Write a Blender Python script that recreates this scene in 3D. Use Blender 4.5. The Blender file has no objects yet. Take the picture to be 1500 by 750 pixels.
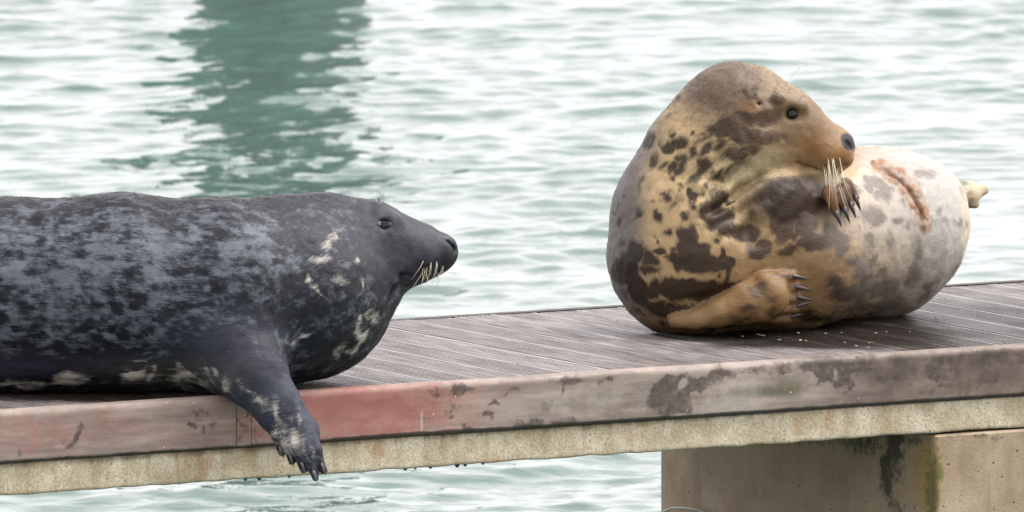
import bpy, math, random
import numpy as np
from mathutils import Vector, Matrix

random.seed(7)
rng = np.random.default_rng(7)
SC = bpy.context.scene
COL = SC.collection

# ------------------------------------------------------------------ camera, world, sun, exposure
ELEV = math.radians(6.0)                 # the camera looks down this much
FWD = np.array([0, math.cos(ELEV), -math.sin(ELEV)])
UP = np.array([0, math.sin(ELEV), math.cos(ELEV)])
RIGHT = np.array([1.0, 0, 0])
K = 4e-5                                 # tangent of one photo pixel (1500 px wide)
T0 = 50.0
CAM = -T0 * (FWD + (375 - 500) * K * UP) # deck level z = 0 is met at photo pixel (750, 500), 50 m away

cam = bpy.data.cameras.new('camera')
cam.sensor_width = 36.0
cam.lens = 36.0 / (1500 * K)
cam.clip_start = 1.0
cam.clip_end = 9000
cam.dof.use_dof = True
cam.dof.focus_distance = 49.6
cam.dof.aperture_fstop = 13.5
camo = bpy.data.objects.new('camera', cam)
COL.objects.link(camo)
camo.matrix_world = Matrix(((RIGHT[0], UP[0], -FWD[0], CAM[0]),
                            (RIGHT[1], UP[1], -FWD[1], CAM[1]),
                            (RIGHT[2], UP[2], -FWD[2], CAM[2]),
                            (0, 0, 0, 1)))
SC.camera = camo

SUN_EL, SUN_AZ = math.radians(56), math.radians(78)   # azimuth from +Y (away) towards +X (right)
world = bpy.data.worlds.new('World')
SC.world = world
world.use_nodes = True
wn, wl = world.node_tree.nodes, world.node_tree.links
wn.clear()
sky = wn.new('ShaderNodeTexSky')
sky.sky_type = 'NISHITA'
sky.sun_disc = False
sky.sun_elevation = SUN_EL
sky.sun_rotation = SUN_AZ
sky.air_density = 1.0
sky.dust_density = 9.0
sky.ozone_density = 1.0
hsv = wn.new('ShaderNodeHueSaturation')  # overcast: the cloud layer takes the blue out
hsv.inputs['Saturation'].default_value = 0.05
bg = wn.new('ShaderNodeBackground')
bg.inputs['Strength'].default_value = 0.15
wo = wn.new('ShaderNodeOutputWorld')
wl.new(sky.outputs['Color'], hsv.inputs['Color'])
cloud = wn.new('ShaderNodeMix')          # an even cloud cover over most of it
cloud.data_type = 'RGBA'
cloud.inputs['Factor'].default_value = 0.85
cloud.inputs[7].default_value = (4.06, 3.9, 3.96, 1)
wl.new(hsv.outputs['Color'], cloud.inputs[6])
wl.new(cloud.outputs[2], bg.inputs['Color'])
wl.new(bg.outputs['Background'], wo.inputs['Surface'])

sun = bpy.data.lights.new('sun', 'SUN')
sun.energy = 1.2
sun.angle = math.radians(28)
sun.color = (1.0, 0.97, 0.93)
suno = bpy.data.objects.new('sun', sun)
COL.objects.link(suno)
sd = Vector((math.sin(SUN_AZ) * math.cos(SUN_EL), math.cos(SUN_AZ) * math.cos(SUN_EL), math.sin(SUN_EL)))
suno.rotation_euler = sd.to_track_quat('Z', 'Y').to_euler()

SC.view_settings.view_transform = 'Standard'
SC.view_settings.look = 'None'
SC.view_settings.exposure = 1.8
SC.view_settings.gamma = 1.0
SC.cycles.use_denoising = True
SC.cycles.max_bounces = 6

# ------------------------------------------------------------------ helpers: picking points in the place
def ray(px, py):
    return FWD + (px - 750) * K * RIGHT + (375 - py) * K * UP
def deck_t(px, py, z=0.0):
    return (z - CAM[2]) / ray(px, py)[2]
def deckpt(px, py, z=0.0):
    return CAM + deck_t(px, py, z) * ray(px, py)
def project(P):
    q = P - CAM
    t = q @ FWD
    return 750 + (q @ RIGHT) / t / K, 375 - (q @ UP) / t / K, t

# ------------------------------------------------------------------ helpers: numpy noise
def _hash(i, j, k, seed):
    n = (i.astype(np.uint32) * np.uint32(374761393) + j.astype(np.uint32) * np.uint32(668265263)
         + k.astype(np.uint32) * np.uint32(2147483647) + np.uint32((seed * 974711 + 12345) & 0xffffffff))
    n = (n ^ (n >> np.uint32(13))) * np.uint32(1274126177)
    n = n ^ (n >> np.uint32(16))
    n = n * np.uint32(2246822519)
    n = n ^ (n >> np.uint32(15))
    return n.astype(np.float64) / 4294967295.0 * 2 - 1
def vnoise(P, seed=0):
    P = np.asarray(P, float)
    f = np.floor(P)
    w = P - f
    w = w * w * w * (w * (w * 6 - 15) + 10)
    i, j, k = [f[:, a].astype(np.int64) for a in range(3)]
    r = 0
    for a in (0, 1):
        for b in (0, 1):
            for c in (0, 1):
                h = _hash(i + a, j + b, k + c, seed)
                r = r + h * (w[:, 0] if a else 1 - w[:, 0]) * (w[:, 1] if b else 1 - w[:, 1]) * (w[:, 2] if c else 1 - w[:, 2])
    return r
def fbm(P, oct=4, seed=0, gain=0.5):
    r, a, s = 0, 1.0, 0
    P = np.asarray(P, float)
    for o in range(oct):
        r = r + a * vnoise(P * 2.03 ** o + o * 17.3, seed + o)
        s += a
        a *= gain
    return r / s * 1.6

# ------------------------------------------------------------------ helpers: objects
def tag(o, label=None, cat=None, group=None, kind=None):
    if label: o['label'] = label
    if cat: o['category'] = cat
    if group: o['group'] = group
    if kind: o['kind'] = kind
    return o
def obj(name, me, parent=None, mat=None):
    o = bpy.data.objects.new(name, me)
    COL.objects.link(o)
    if parent is not None:
        o.parent = parent
    if mat is not None and len(me.materials) == 0:
        me.materials.append(mat)
    return o
def empty(name, loc=(0, 0, 0), rz=0):
    o = bpy.data.objects.new(name, None)
    o.empty_display_size = 0.1
    COL.objects.link(o)
    o.location = loc
    o.rotation_euler = (0, 0, rz)
    return o
def mesh_np(name, V, F, smooth=True):
    """V (n,3), F (m,4) or (m,3) arrays"""
    me = bpy.data.meshes.new(name)
    V = np.asarray(V, np.float32)
    F = np.asarray(F, np.int32)
    n, m, c = len(V), len(F), F.shape[1]
    me.vertices.add(n)
    me.vertices.foreach_set('co', V.ravel())
    me.loops.add(m * c)
    me.loops.foreach_set('vertex_index', F.ravel())
    me.polygons.add(m)
    me.polygons.foreach_set('loop_start', np.arange(0, m * c, c, dtype=np.int32))
    me.polygons.foreach_set('use_smooth', np.full(m, smooth))
    me.update(calc_edges=True)
    me.validate()
    return me
def mesh_py(name, V, F, smooth=False):
    me = bpy.data.meshes.new(name)
    me.from_pydata([tuple(map(float, v)) for v in V], [], F)
    me.polygons.foreach_set('use_smooth', [smooth] * len(me.polygons))
    me.update()
    return me
def set_attr(me, name, arr, domain='POINT'):
    arr = np.asarray(arr, np.float32)
    if arr.ndim == 1:
        a = me.attributes.new(name, 'FLOAT', domain)
        a.data.foreach_set('value', arr)
    elif arr.shape[1] == 3 and name.startswith('v_'):
        a = me.attributes.new(name, 'FLOAT_VECTOR', domain)
        a.data.foreach_set('vector', arr.ravel())
    else:
        a = me.attributes.new(name, 'FLOAT_COLOR', domain)
        c = np.ones((len(arr), 4), np.float32)
        c[:, :3] = arr
        a.data.foreach_set('color', c.ravel())
def tube(points, radii, sides=6):
    """a tapered tube along points, returns V, F (quads + fan caps as lists)"""
    P = np.asarray(points, float)
    n = len(P)
    V, F = [], []
    T = np.gradient(P, axis=0)
    T /= np.linalg.norm(T, axis=1)[:, None] + 1e-12
    ref = np.array([0.3, 0.9, 0.2])
    for i in range(n):
        a = np.cross(T[i], ref); a /= np.linalg.norm(a)
        b = np.cross(T[i], a)
        for s in range(sides):
            th = 2 * math.pi * s / sides
            V.append(P[i] + radii[i] * (math.cos(th) * a + math.sin(th) * b))
    for i in range(n - 1):
        for s in range(sides):
            s2 = (s + 1) % sides
            F.append([i * sides + s, i * sides + s2, (i + 1) * sides + s2, (i + 1) * sides + s])
    F.append(list(range(sides))[::-1])
    F.append([(n - 1) * sides + s for s in range(sides)])
    return V, F

# ------------------------------------------------------------------ helpers: materials
class NT:
    def __init__(self, name):
        self.m = bpy.data.materials.new(name)
        self.m.use_nodes = True
        self.n, self.l = self.m.node_tree.nodes, self.m.node_tree.links
        self.n.clear()
        self.out = self.n.new('ShaderNodeOutputMaterial')
        self.p = self.n.new('ShaderNodeBsdfPrincipled')
        self.l.new(self.p.outputs[0], self.out.inputs['Surface'])
    def set(self, **kw):
        for k, v in kw.items():
            self.plug(v, self.p.inputs[k.replace('_', ' ')])
        return self
    def plug(self, v, sock):
        if isinstance(v, bpy.types.NodeSocket):
            self.l.new(v, sock)
        else:
            if sock.type == 'RGBA' and len(v) == 3: v = (*v, 1)
            sock.default_value = v
    def attr(self, name, out='Fac'):
        a = self.n.new('ShaderNodeAttribute')
        a.attribute_name = name
        return a.outputs[out]
    def objco(self):
        return self.n.new('ShaderNodeTexCoord').outputs['Object']
    def mapping(self, vec, scale=(1, 1, 1), rot=(0, 0, 0), loc=(0, 0, 0)):
        m = self.n.new('ShaderNodeMapping')
        self.plug(vec, m.inputs['Vector'])
        m.inputs['Scale'].default_value = scale
        m.inputs['Rotation'].default_value = rot
        m.inputs['Location'].default_value = loc
        return m.outputs[0]
    def noise(self, vec, scale, detail=3, rough=0.55, dist=0.0):
        t = self.n.new('ShaderNodeTexNoise')
        self.plug(vec, t.inputs['Vector'])
        t.inputs['Scale'].default_value = scale
        t.inputs['Detail'].default_value = detail
        t.inputs['Roughness'].default_value = rough
        t.inputs['Distortion'].default_value = dist
        return t.outputs['Fac']
    def voronoi(self, vec, scale, feature='F1'):
        t = self.n.new('ShaderNodeTexVoronoi')
        t.feature = feature
        self.plug(vec, t.inputs['Vector'])
        t.inputs['Scale'].default_value = scale
        return t.outputs['Distance']
    def math(self, op, a, b=0.0, c=None, clamp=False):
        m = self.n.new('ShaderNodeMath')
        m.operation = op
        m.use_clamp = clamp
        self.plug(a, m.inputs[0]); self.plug(b, m.inputs[1])
        if c is not None: self.plug(c, m.inputs[2])
        return m.outputs[0]
    def ramp(self, v, lo, hi, a=0.0, b=1.0, smooth=True):
        m = self.n.new('ShaderNodeMapRange')
        m.interpolation_type = 'SMOOTHSTEP' if smooth else 'LINEAR'
        self.plug(v, m.inputs['Value'])
        m.inputs['From Min'].default_value = lo
        m.inputs['From Max'].default_value = hi
        m.inputs['To Min'].default_value = a
        m.inputs['To Max'].default_value = b
        return m.outputs['Result']
    def mix(self, f, a, b, mode='MIX'):
        m = self.n.new('ShaderNodeMix')
        m.data_type = 'RGBA'
        m.blend_type = mode
        m.clamp_factor = True
        self.plug(f, m.inputs['Factor'])
        self.plug(a, m.inputs['A'] if False else m.inputs[6])
        self.plug(b, m.inputs[7])
        return m.outputs[2]
    def gray(self, v):
        c = self.n.new('ShaderNodeCombineColor')
        for i in range(3): self.plug(v, c.inputs[i])
        return c.outputs[0]
    def bump(self, h, strength=0.5, dist=0.002, normal=None):
        b = self.n.new('ShaderNodeBump')
        self.plug(h, b.inputs['Height'])
        b.inputs['Strength'].default_value = strength
        b.inputs['Distance'].default_value = dist
        if normal is not None: self.l.new(normal, b.inputs['Normal'])
        return b.outputs[0]

ALB = 0.66
def srgb(r, g, b):
    def f(c):
        c /= 255
        return c / 12.92 if c <= 0.04045 else ((c + 0.055) / 1.055) ** 2.4
    return (f(r) * ALB, f(g) * ALB, f(b) * ALB)

# ------------------------------------------------------------------ helpers: implicit surfaces -> one continuous mesh
class Field:
    def __init__(self, lo, hi, h):
        self.lo, self.h = np.asarray(lo, float), h
        self.n = np.ceil((np.asarray(hi) - self.lo) / h).astype(int) + 1
        self.F = np.full(self.n, 1.0, np.float32)
        self.ax = [(self.lo[a] + np.arange(self.n[a]) * h).astype(np.float32) for a in range(3)]
    def box(self, lo, hi):
        i0 = np.clip(np.floor((lo - self.lo) / self.h).astype(int), 0, self.n - 1)
        i1 = np.clip(np.ceil((hi - self.lo) / self.h).astype(int) + 1, 1, self.n)
        return tuple(slice(a, b) for a, b in zip(i0, i1))
    def cone(self, a, ra, b, rb, k=0.03, flat=None, cut=False):
        """sphere-swept segment; flat = (direction, factor) squeezes it along direction"""
        a, b = np.asarray(a, float), np.asarray(b, float)
        m = max(ra, rb) + k * 1.2 + 0.03
        s = self.box(np.minimum(a, b) - m, np.maximum(a, b) + m)
        if any(q.start >= q.stop for q in s): return
        X = self.ax[0][s[0]][:, None, None] - np.float32(a[0])
        Y = self.ax[1][s[1]][None, :, None] - np.float32(a[1])
        Z = self.ax[2][s[2]][None, None, :] - np.float32(a[2])
        ba = b - a
        fac = 1.0
        if flat is not None:
            nd, fac = np.asarray(flat[0], float), flat[1]
            nd = nd / np.linalg.norm(nd)
            dn = X * nd[0] + Y * nd[1] + Z * nd[2]
            e = (fac - 1)
            X, Y, Z = X + dn * (e * nd[0]), Y + dn * (e * nd[1]), Z + dn * (e * nd[2])
            ba = ba + nd * (ba @ nd) * e
        L = float(ba @ ba) + 1e-12
        t = np.clip((X * ba[0] + Y * ba[1] + Z * ba[2]) / L, 0, 1)
        d = np.sqrt((X - t * ba[0]) ** 2 + (Y - t * ba[1]) ** 2 + (Z - t * ba[2]) ** 2) - (ra + (rb - ra) * t)
        if fac > 1: d = d * (1 / (0.5 + 0.5 * fac))
        d = d.astype(np.float32)
        A = self.F[s]
        if cut:
            d = -d
            h = np.maximum(k - np.abs(A - d), 0) / k
            self.F[s] = np.maximum(A, d) + h * h * k * 0.25
        else:
            h = np.maximum(k - np.abs(A - d), 0) / k
            self.F[s] = np.minimum(A, d) - h * h * k * 0.25
    def hit(self, o, d, t0, t1, n=700):
        t = np.linspace(t0, t1, n)
        Pn = o + t[:, None] * d
        r, _ = self.sample(np.clip(Pn, self.lo + 1e-4, self.lo + (self.n - 1) * self.h - 1e-4))
        i = int(np.argmax(r < 0))
        return t[i] if r[i] < 0 else None
    def floor(self, z0, k=0.03):
        d = (z0 - self.ax[2])[None, None, :]
        h = np.maximum(k - np.abs(self.F - d), 0) / k
        self.F = np.maximum(self.F, d) + h * h * k * 0.25
    def sample(self, P):
        q = (P - self.lo) / self.h
        i = np.clip(np.floor(q).astype(int), 0, self.n - 2)
        w = q - i
        r = 0
        g = np.zeros_like(P)
        for a in (0, 1):
            for b in (0, 1):
                for c in (0, 1):
                    v = self.F[i[:, 0] + a, i[:, 1] + b, i[:, 2] + c].astype(float)
                    wx = w[:, 0] if a else 1 - w[:, 0]
                    wy = w[:, 1] if b else 1 - w[:, 1]
                    wz = w[:, 2] if c else 1 - w[:, 2]
                    r = r + v * wx * wy * wz
                    g[:, 0] += v * (1 if a else -1) * wy * wz
                    g[:, 1] += v * (1 if b else -1) * wx * wz
                    g[:, 2] += v * (1 if c else -1) * wx * wy
        return r, g / self.h
    def mesh(self):
        F = self.F
        S = F < 0
        c = [S[a:S.shape[0] - 1 + a, b:S.shape[1] - 1 + b, d:S.shape[2] - 1 + d] for a in (0, 1) for b in (0, 1) for d in (0, 1)]
        anyc = np.logical_or.reduce(c)
        allc = np.logical_and.reduce(c)
        act = anyc & ~allc
        ii = np.argwhere(act)
        idx = np.full(act.shape, -1, np.int64)
        idx[act] = np.arange(len(ii))
        offs = np.array([(a, b, d) for a in (0, 1) for b in (0, 1) for d in (0, 1)])
        vals = np.stack([F[ii[:, 0] + o[0], ii[:, 1] + o[1], ii[:, 2] + o[2]] for o in offs], 1).astype(float)
        acc = np.zeros((len(ii), 3)); cnt = np.zeros(len(ii))
        for p in range(8):
            for q in range(p + 1, 8):
                if np.abs(offs[p] - offs[q]).sum() == 1:
                    f0, f1 = vals[:, p], vals[:, q]
                    x = (f0 < 0) != (f1 < 0)
                    t = np.where(x, f0 / np.where(x, f0 - f1, 1), 0)
                    acc += np.where(x[:, None], offs[p] + (offs[q] - offs[p]) * t[:, None], 0)
                    cnt += x
        V = self.lo + (ii + acc / cnt[:, None]) * self.h
        quads = []
        for ax in range(3):
            s0 = [slice(None)] * 3; s1 = [slice(None)] * 3
            s0[ax] = slice(0, -1); s1[ax] = slice(1, None)
            A, B = S[tuple(s0)], S[tuple(s1)]
            e = np.argwhere(A != B)
            o1, o2 = [(1, 2), (2, 0), (0, 1)][ax]
            ok = (e[:, o1] > 0) & (e[:, o2] > 0) & (e[:, o1] < act.shape[o1]) & (e[:, o2] < act.shape[o2])
            e = e[ok]
            ins = A[e[:, 0], e[:, 1], e[:, 2]]
            def cell(da, db):
                q = e.copy(); q[:, o1] -= da; q[:, o2] -= db
                return idx[q[:, 0], q[:, 1], q[:, 2]]
            Q = np.stack([cell(1, 1), cell(0, 1), cell(0, 0), cell(1, 0)], 1)
            Q[~ins] = Q[~ins][:, ::-1]
            quads.append(Q)
        Q = np.concatenate(quads)
        Q = Q[(Q >= 0).all(1)]
        for _ in range(2):
            r, g = self.sample(V)
            V = V - g * (np.clip(r, -self.h, self.h) / ((g * g).sum(1) + 1e-6))[:, None] * 0.8
        r, g = self.sample(V)
        N = g / (np.linalg.norm(g, axis=1)[:, None] + 1e-9)
        return V, Q, N

def polyline_coords(P, pts):
    """arc length, signed side offset (in the picture plane) and depth of points P about the spine pts (nose first)"""
    pts = np.asarray(pts, float)
    best = np.full(len(P), 1e9)
    s = np.zeros(len(P)); r = np.zeros(len(P)); dd = np.zeros(len(P)); T = np.zeros_like(P)
    acc = 0
    for a, b in zip(pts[:-1], pts[1:]):
        ba = b - a
        L = np.linalg.norm(ba)
        u = ba / L
        t = np.clip((P - a) @ u, 0, L)
        q = P - a - t[:, None] * u
        d = np.linalg.norm(q, axis=1)
        n = np.cross(u, FWD); n /= np.linalg.norm(n)
        m = d < best
        best[m] = d[m]
        s[m] = acc + t[m]; r[m] = (q @ n)[m]; dd[m] = (q @ FWD)[m]
        acc += L
    W = np.zeros(len(P)); s[:] = 0; r[:] = 0; dd[:] = 0; acc = 0
    for a, b in zip(pts[:-1], pts[1:]):
        ba = b - a
        L = np.linalg.norm(ba)
        u = ba / L
        tr = (P - a) @ u
        q = P - a - np.clip(tr, 0, L)[:, None] * u
        d = np.linalg.norm(q, axis=1)
        n = np.cross(u, FWD); n /= np.linalg.norm(n)
        w = np.exp(-(d - best) / 0.035)
        W += w
        s += w * (acc + tr)
        r += w * (q @ n); dd += w * (q @ FWD)
        T += w[:, None] * u
        acc += L
    s /= W; r /= W; dd /= W
    T /= np.linalg.norm(T, axis=1)[:, None] + 1e-9
    return s, r, dd, T

def blots(px, py, L, warp=None):
    """signed px field (>0 inside) of a list of (x, y, rx, ry, degrees)"""
    out = np.full(len(px), -1e3)
    if warp is not None:
        px, py = px + warp[0], py + warp[1]
    for b in L:
        x, y, rx, ry = b[:4]
        a = math.radians(b[4]) if len(b) > 4 else 0
        c, s = math.cos(a), math.sin(a)
        dx, dy = px - x, py - y
        u, v = (dx * c + dy * s) / rx, (-dx * s + dy * c) / ry
        out = np.maximum(out, (1 - np.sqrt(u * u + v * v)) * min(rx, ry))
    return out
def soft(px, py, x, y, rx, ry=None, deg=0):
    ry = ry or rx
    a = math.radians(deg)
    c, s = math.cos(a), math.sin(a)
    dx, dy = px - x, py - y
    u, v = (dx * c + dy * s) / rx, (-dx * s + dy * c) / ry
    return np.exp(-(u * u + v * v))
def segdist(V, segs):
    """metres from points V to the nearest of the tapered segments (a, ra, b, rb)"""
    out = np.full(len(V), 1e9)
    for a, ra, b, rb in segs:
        ba = b - a
        t = np.clip((V - a) @ ba / (ba @ ba + 1e-12), 0, 1)
        out = np.minimum(out, np.linalg.norm(V - a - t[:, None] * ba, axis=1) - (ra + (rb - ra) * t))
    return out
def sstep(a, b, x):
    t = np.clip((x - a) / (b - a), 0, 1)
    return t * t * (3 - 2 * t)
def lerp(a, b, t):
    return a + (np.asarray(b) - a) * t[:, None]

# ------------------------------------------------------------------ water
WZ = -1.2
def build_water():
    # fine where the water is seen, coarser to the sides and beyond
    X = np.concatenate([np.arange(-16, -4.6, 0.11), np.arange(-4.6, 4.6, 0.031), np.arange(4.6, 16.0, 0.11)])
    Y = np.concatenate([np.arange(-2, 0.5, 0.11), np.arange(0.5, 41, 0.031), np.arange(41, 62, 0.12)])
    x0, x1, y0, y1, nx, ny = X[0], X[-1], Y[0], Y[-1], len(X), len(Y)
    gx, gy = np.meshgrid(X, Y, indexing='ij')
    px, py = gx.ravel(), gy.ravel()
    z = np.zeros_like(px); gxo = np.zeros_like(px); gyo = np.zeros_like(px)
    warp = np.stack([px * 0.45, py * 0.45, np.zeros_like(px)], 1)
    wx = fbm(warp, 3, 3) * 0.28
    wy = fbm(warp, 3, 9) * 0.28
    r = np.random.default_rng(12)
    for lam, slope, cnt in ((2.6, 0.004, 4), (1.3, 0.008, 6), (0.7, 0.015, 9), (0.38, 0.027, 12), (0.22, 0.036, 14), (0.14, 0.032, 14)):
        for _ in range(cnt):
            th = r.normal(math.pi / 2 + 0.25, 0.75)
            l = lam * r.uniform(0.75, 1.3)
            k = 2 * math.pi / l
            ph = r.uniform(0, 6.28)
            a = slope / k * r.uniform(0.6, 1.3) * math.sqrt(2) / math.sqrt(cnt) * 2.0
            fz = k * (math.cos(th) * (px + wx) + math.sin(th) * (py + wy)) + ph
            q = np.sin(fz)
            z += a * (q + 0.3 * q * q)
            c = np.cos(fz) * a * 0.9                 # pointed crests, wide troughs
            gxo += c * math.cos(th); gyo += c * math.sin(th)
    patch = 0.75 + 0.5 * sstep(-0.5, 0.6, fbm(np.stack([px * 0.22, py * 0.12, px * 0], 1), 3, 21))
    z *= patch
    ed = np.minimum(np.minimum(px - x0, x1 - px), np.minimum(py - y0, y1 - py))
    ed = sstep(0, 1.0, ed)
    z *= ed
    V = np.stack([px + gxo * ed * patch, py + gyo * ed * patch, z], 1)
    I = np.arange(nx * ny).reshape(nx, ny)
    Q = np.stack([I[:-1, :-1], I[1:, :-1], I[1:, 1:], I[:-1, 1:]], -1).reshape(-1, 4)
    B = 6000.0
    o = np.array([[-B, -B, 0], [B, -B, 0], [B, B, 0], [-B, B, 0], [x0, y0, 0], [x1, y0, 0], [x1, y1, 0], [x0, y1, 0]], float)
    n = len(V)
    q2 = np.array([[0, 1, 5, 4], [1, 2, 6, 5], [2, 3, 7, 6], [3, 0, 4, 7]]) + n
    me = mesh_np('water', np.concatenate([V, o]), np.concatenate([Q, q2]))
    t = NT('sea_water')
    co = t.objco()
    b1 = t.noise(t.mapping(co, (1.0, 1.6, 1)), 14, 3, 0.5)
    b2 = t.noise(co, 3.0, 2, 0.5)
    t.set(Base_Color=(0.043, 0.082, 0.069), Roughness=0.05, IOR=1.333,
          Normal=t.bump(t.math('ADD', b1, b2), 0.5, 0.008))
    o = obj('water', me, None, t.m)
    o.location = (0, 0, WZ)
    tag(o, kind='structure')
build_water()

# ------------------------------------------------------------------ a weathered pile beyond the frame, seen in the water as a dark green reflection
def build_pile():
    base = deckpt(415, -22, WZ)
    root = empty('mooring_pile', (base[0], base[1], WZ))
    tag(root, 'dark weathered mooring pile whose reflection darkens the water', 'pile')
    t = NT('wet_pile_wood')
    n = t.noise(t.mapping(t.objco(), (6, 6, 0.8)), 5, 4)
    t.set(Base_Color=t.mix(n, (0.02, 0.028, 0.022), (0.06, 0.07, 0.05)), Roughness=0.6)
    V, F = [], []
    sides, zs = 28, [-1.5, 0.0, 0.8, 1.6, 2.4, 3.2, 3.85]
    for j, z in enumerate(zs):
        for i in range(sides):
            a = 2 * math.pi * i / sides
            rr = 0.36 * (1 + 0.03 * math.sin(7 * a) + 0.02 * math.sin(3 * a + z)) * (1 - 0.02 * z)
            V.append((rr * math.cos(a), rr * math.sin(a), z))
    for j in range(len(zs) - 1):
        for i in range(sides):
            k = (i + 1) % sides
            F.append([j * sides + i, j * sides + k, (j + 1) * sides + k, (j + 1) * sides + i])
    F.append([(len(zs) - 1) * sides + i for i in range(sides)])
    obj('shaft', mesh_py('shaft', V, F, True), root, t.m)
    V, F = [], []
    for j, (z, rr) in enumerate(((3.83, 0.38), (3.9, 0.39), (3.94, 0.37), (4.06, 0.08))):
        for i in range(sides):
            a = 2 * math.pi * i / sides
            V.append((rr * math.cos(a), rr * math.sin(a), z))
    for j in range(3):
        for i in range(sides):
            k = (i + 1) % sides
            F.append([j * sides + i, j * sides + k, (j + 1) * sides + k, (j + 1) * sides + i])
    F.append([3 * sides + i for i in range(sides)])
    obj('cap', mesh_py('cap', V, F, True), root, t.m)
build_pile()

# ------------------------------------------------------------------ the jetty: frame of reference on its front edge
E0, E1 = deckpt(0, 603), deckpt(1500, 506)
DX = (E1 - E0); DX = DX / np.linalg.norm(DX)
DY = np.array([-DX[1], DX[0], 0.0])
ANG = math.atan2(DX[1], DX[0])
WID = float(np.dot(deckpt(1000, 441) - E0, DY))
def L2W(P):
    P = np.asarray(P, float)
    return E0 + P[:, :1] * DX + P[:, 1:2] * DY + P[:, 2:3] * np.array([0, 0, 1.0])
def on_face(px, py, y=0.0):
    """local (x, z) where the ray of a photo pixel meets the vertical plane local y"""
    r = ray(px, py)
    t = (y - np.dot(CAM - E0, DY)) / np.dot(r, DY)
    p = CAM + t * r - E0
    return float(np.dot(p, DX)), float(p[2])
XL, XR = -2.2, 6.6
jetty = empty('jetty', E0, ANG)
tag(jetty, 'weathered timber jetty with grooved boards and faded red edge the seals lie on', 'jetty')

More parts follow.
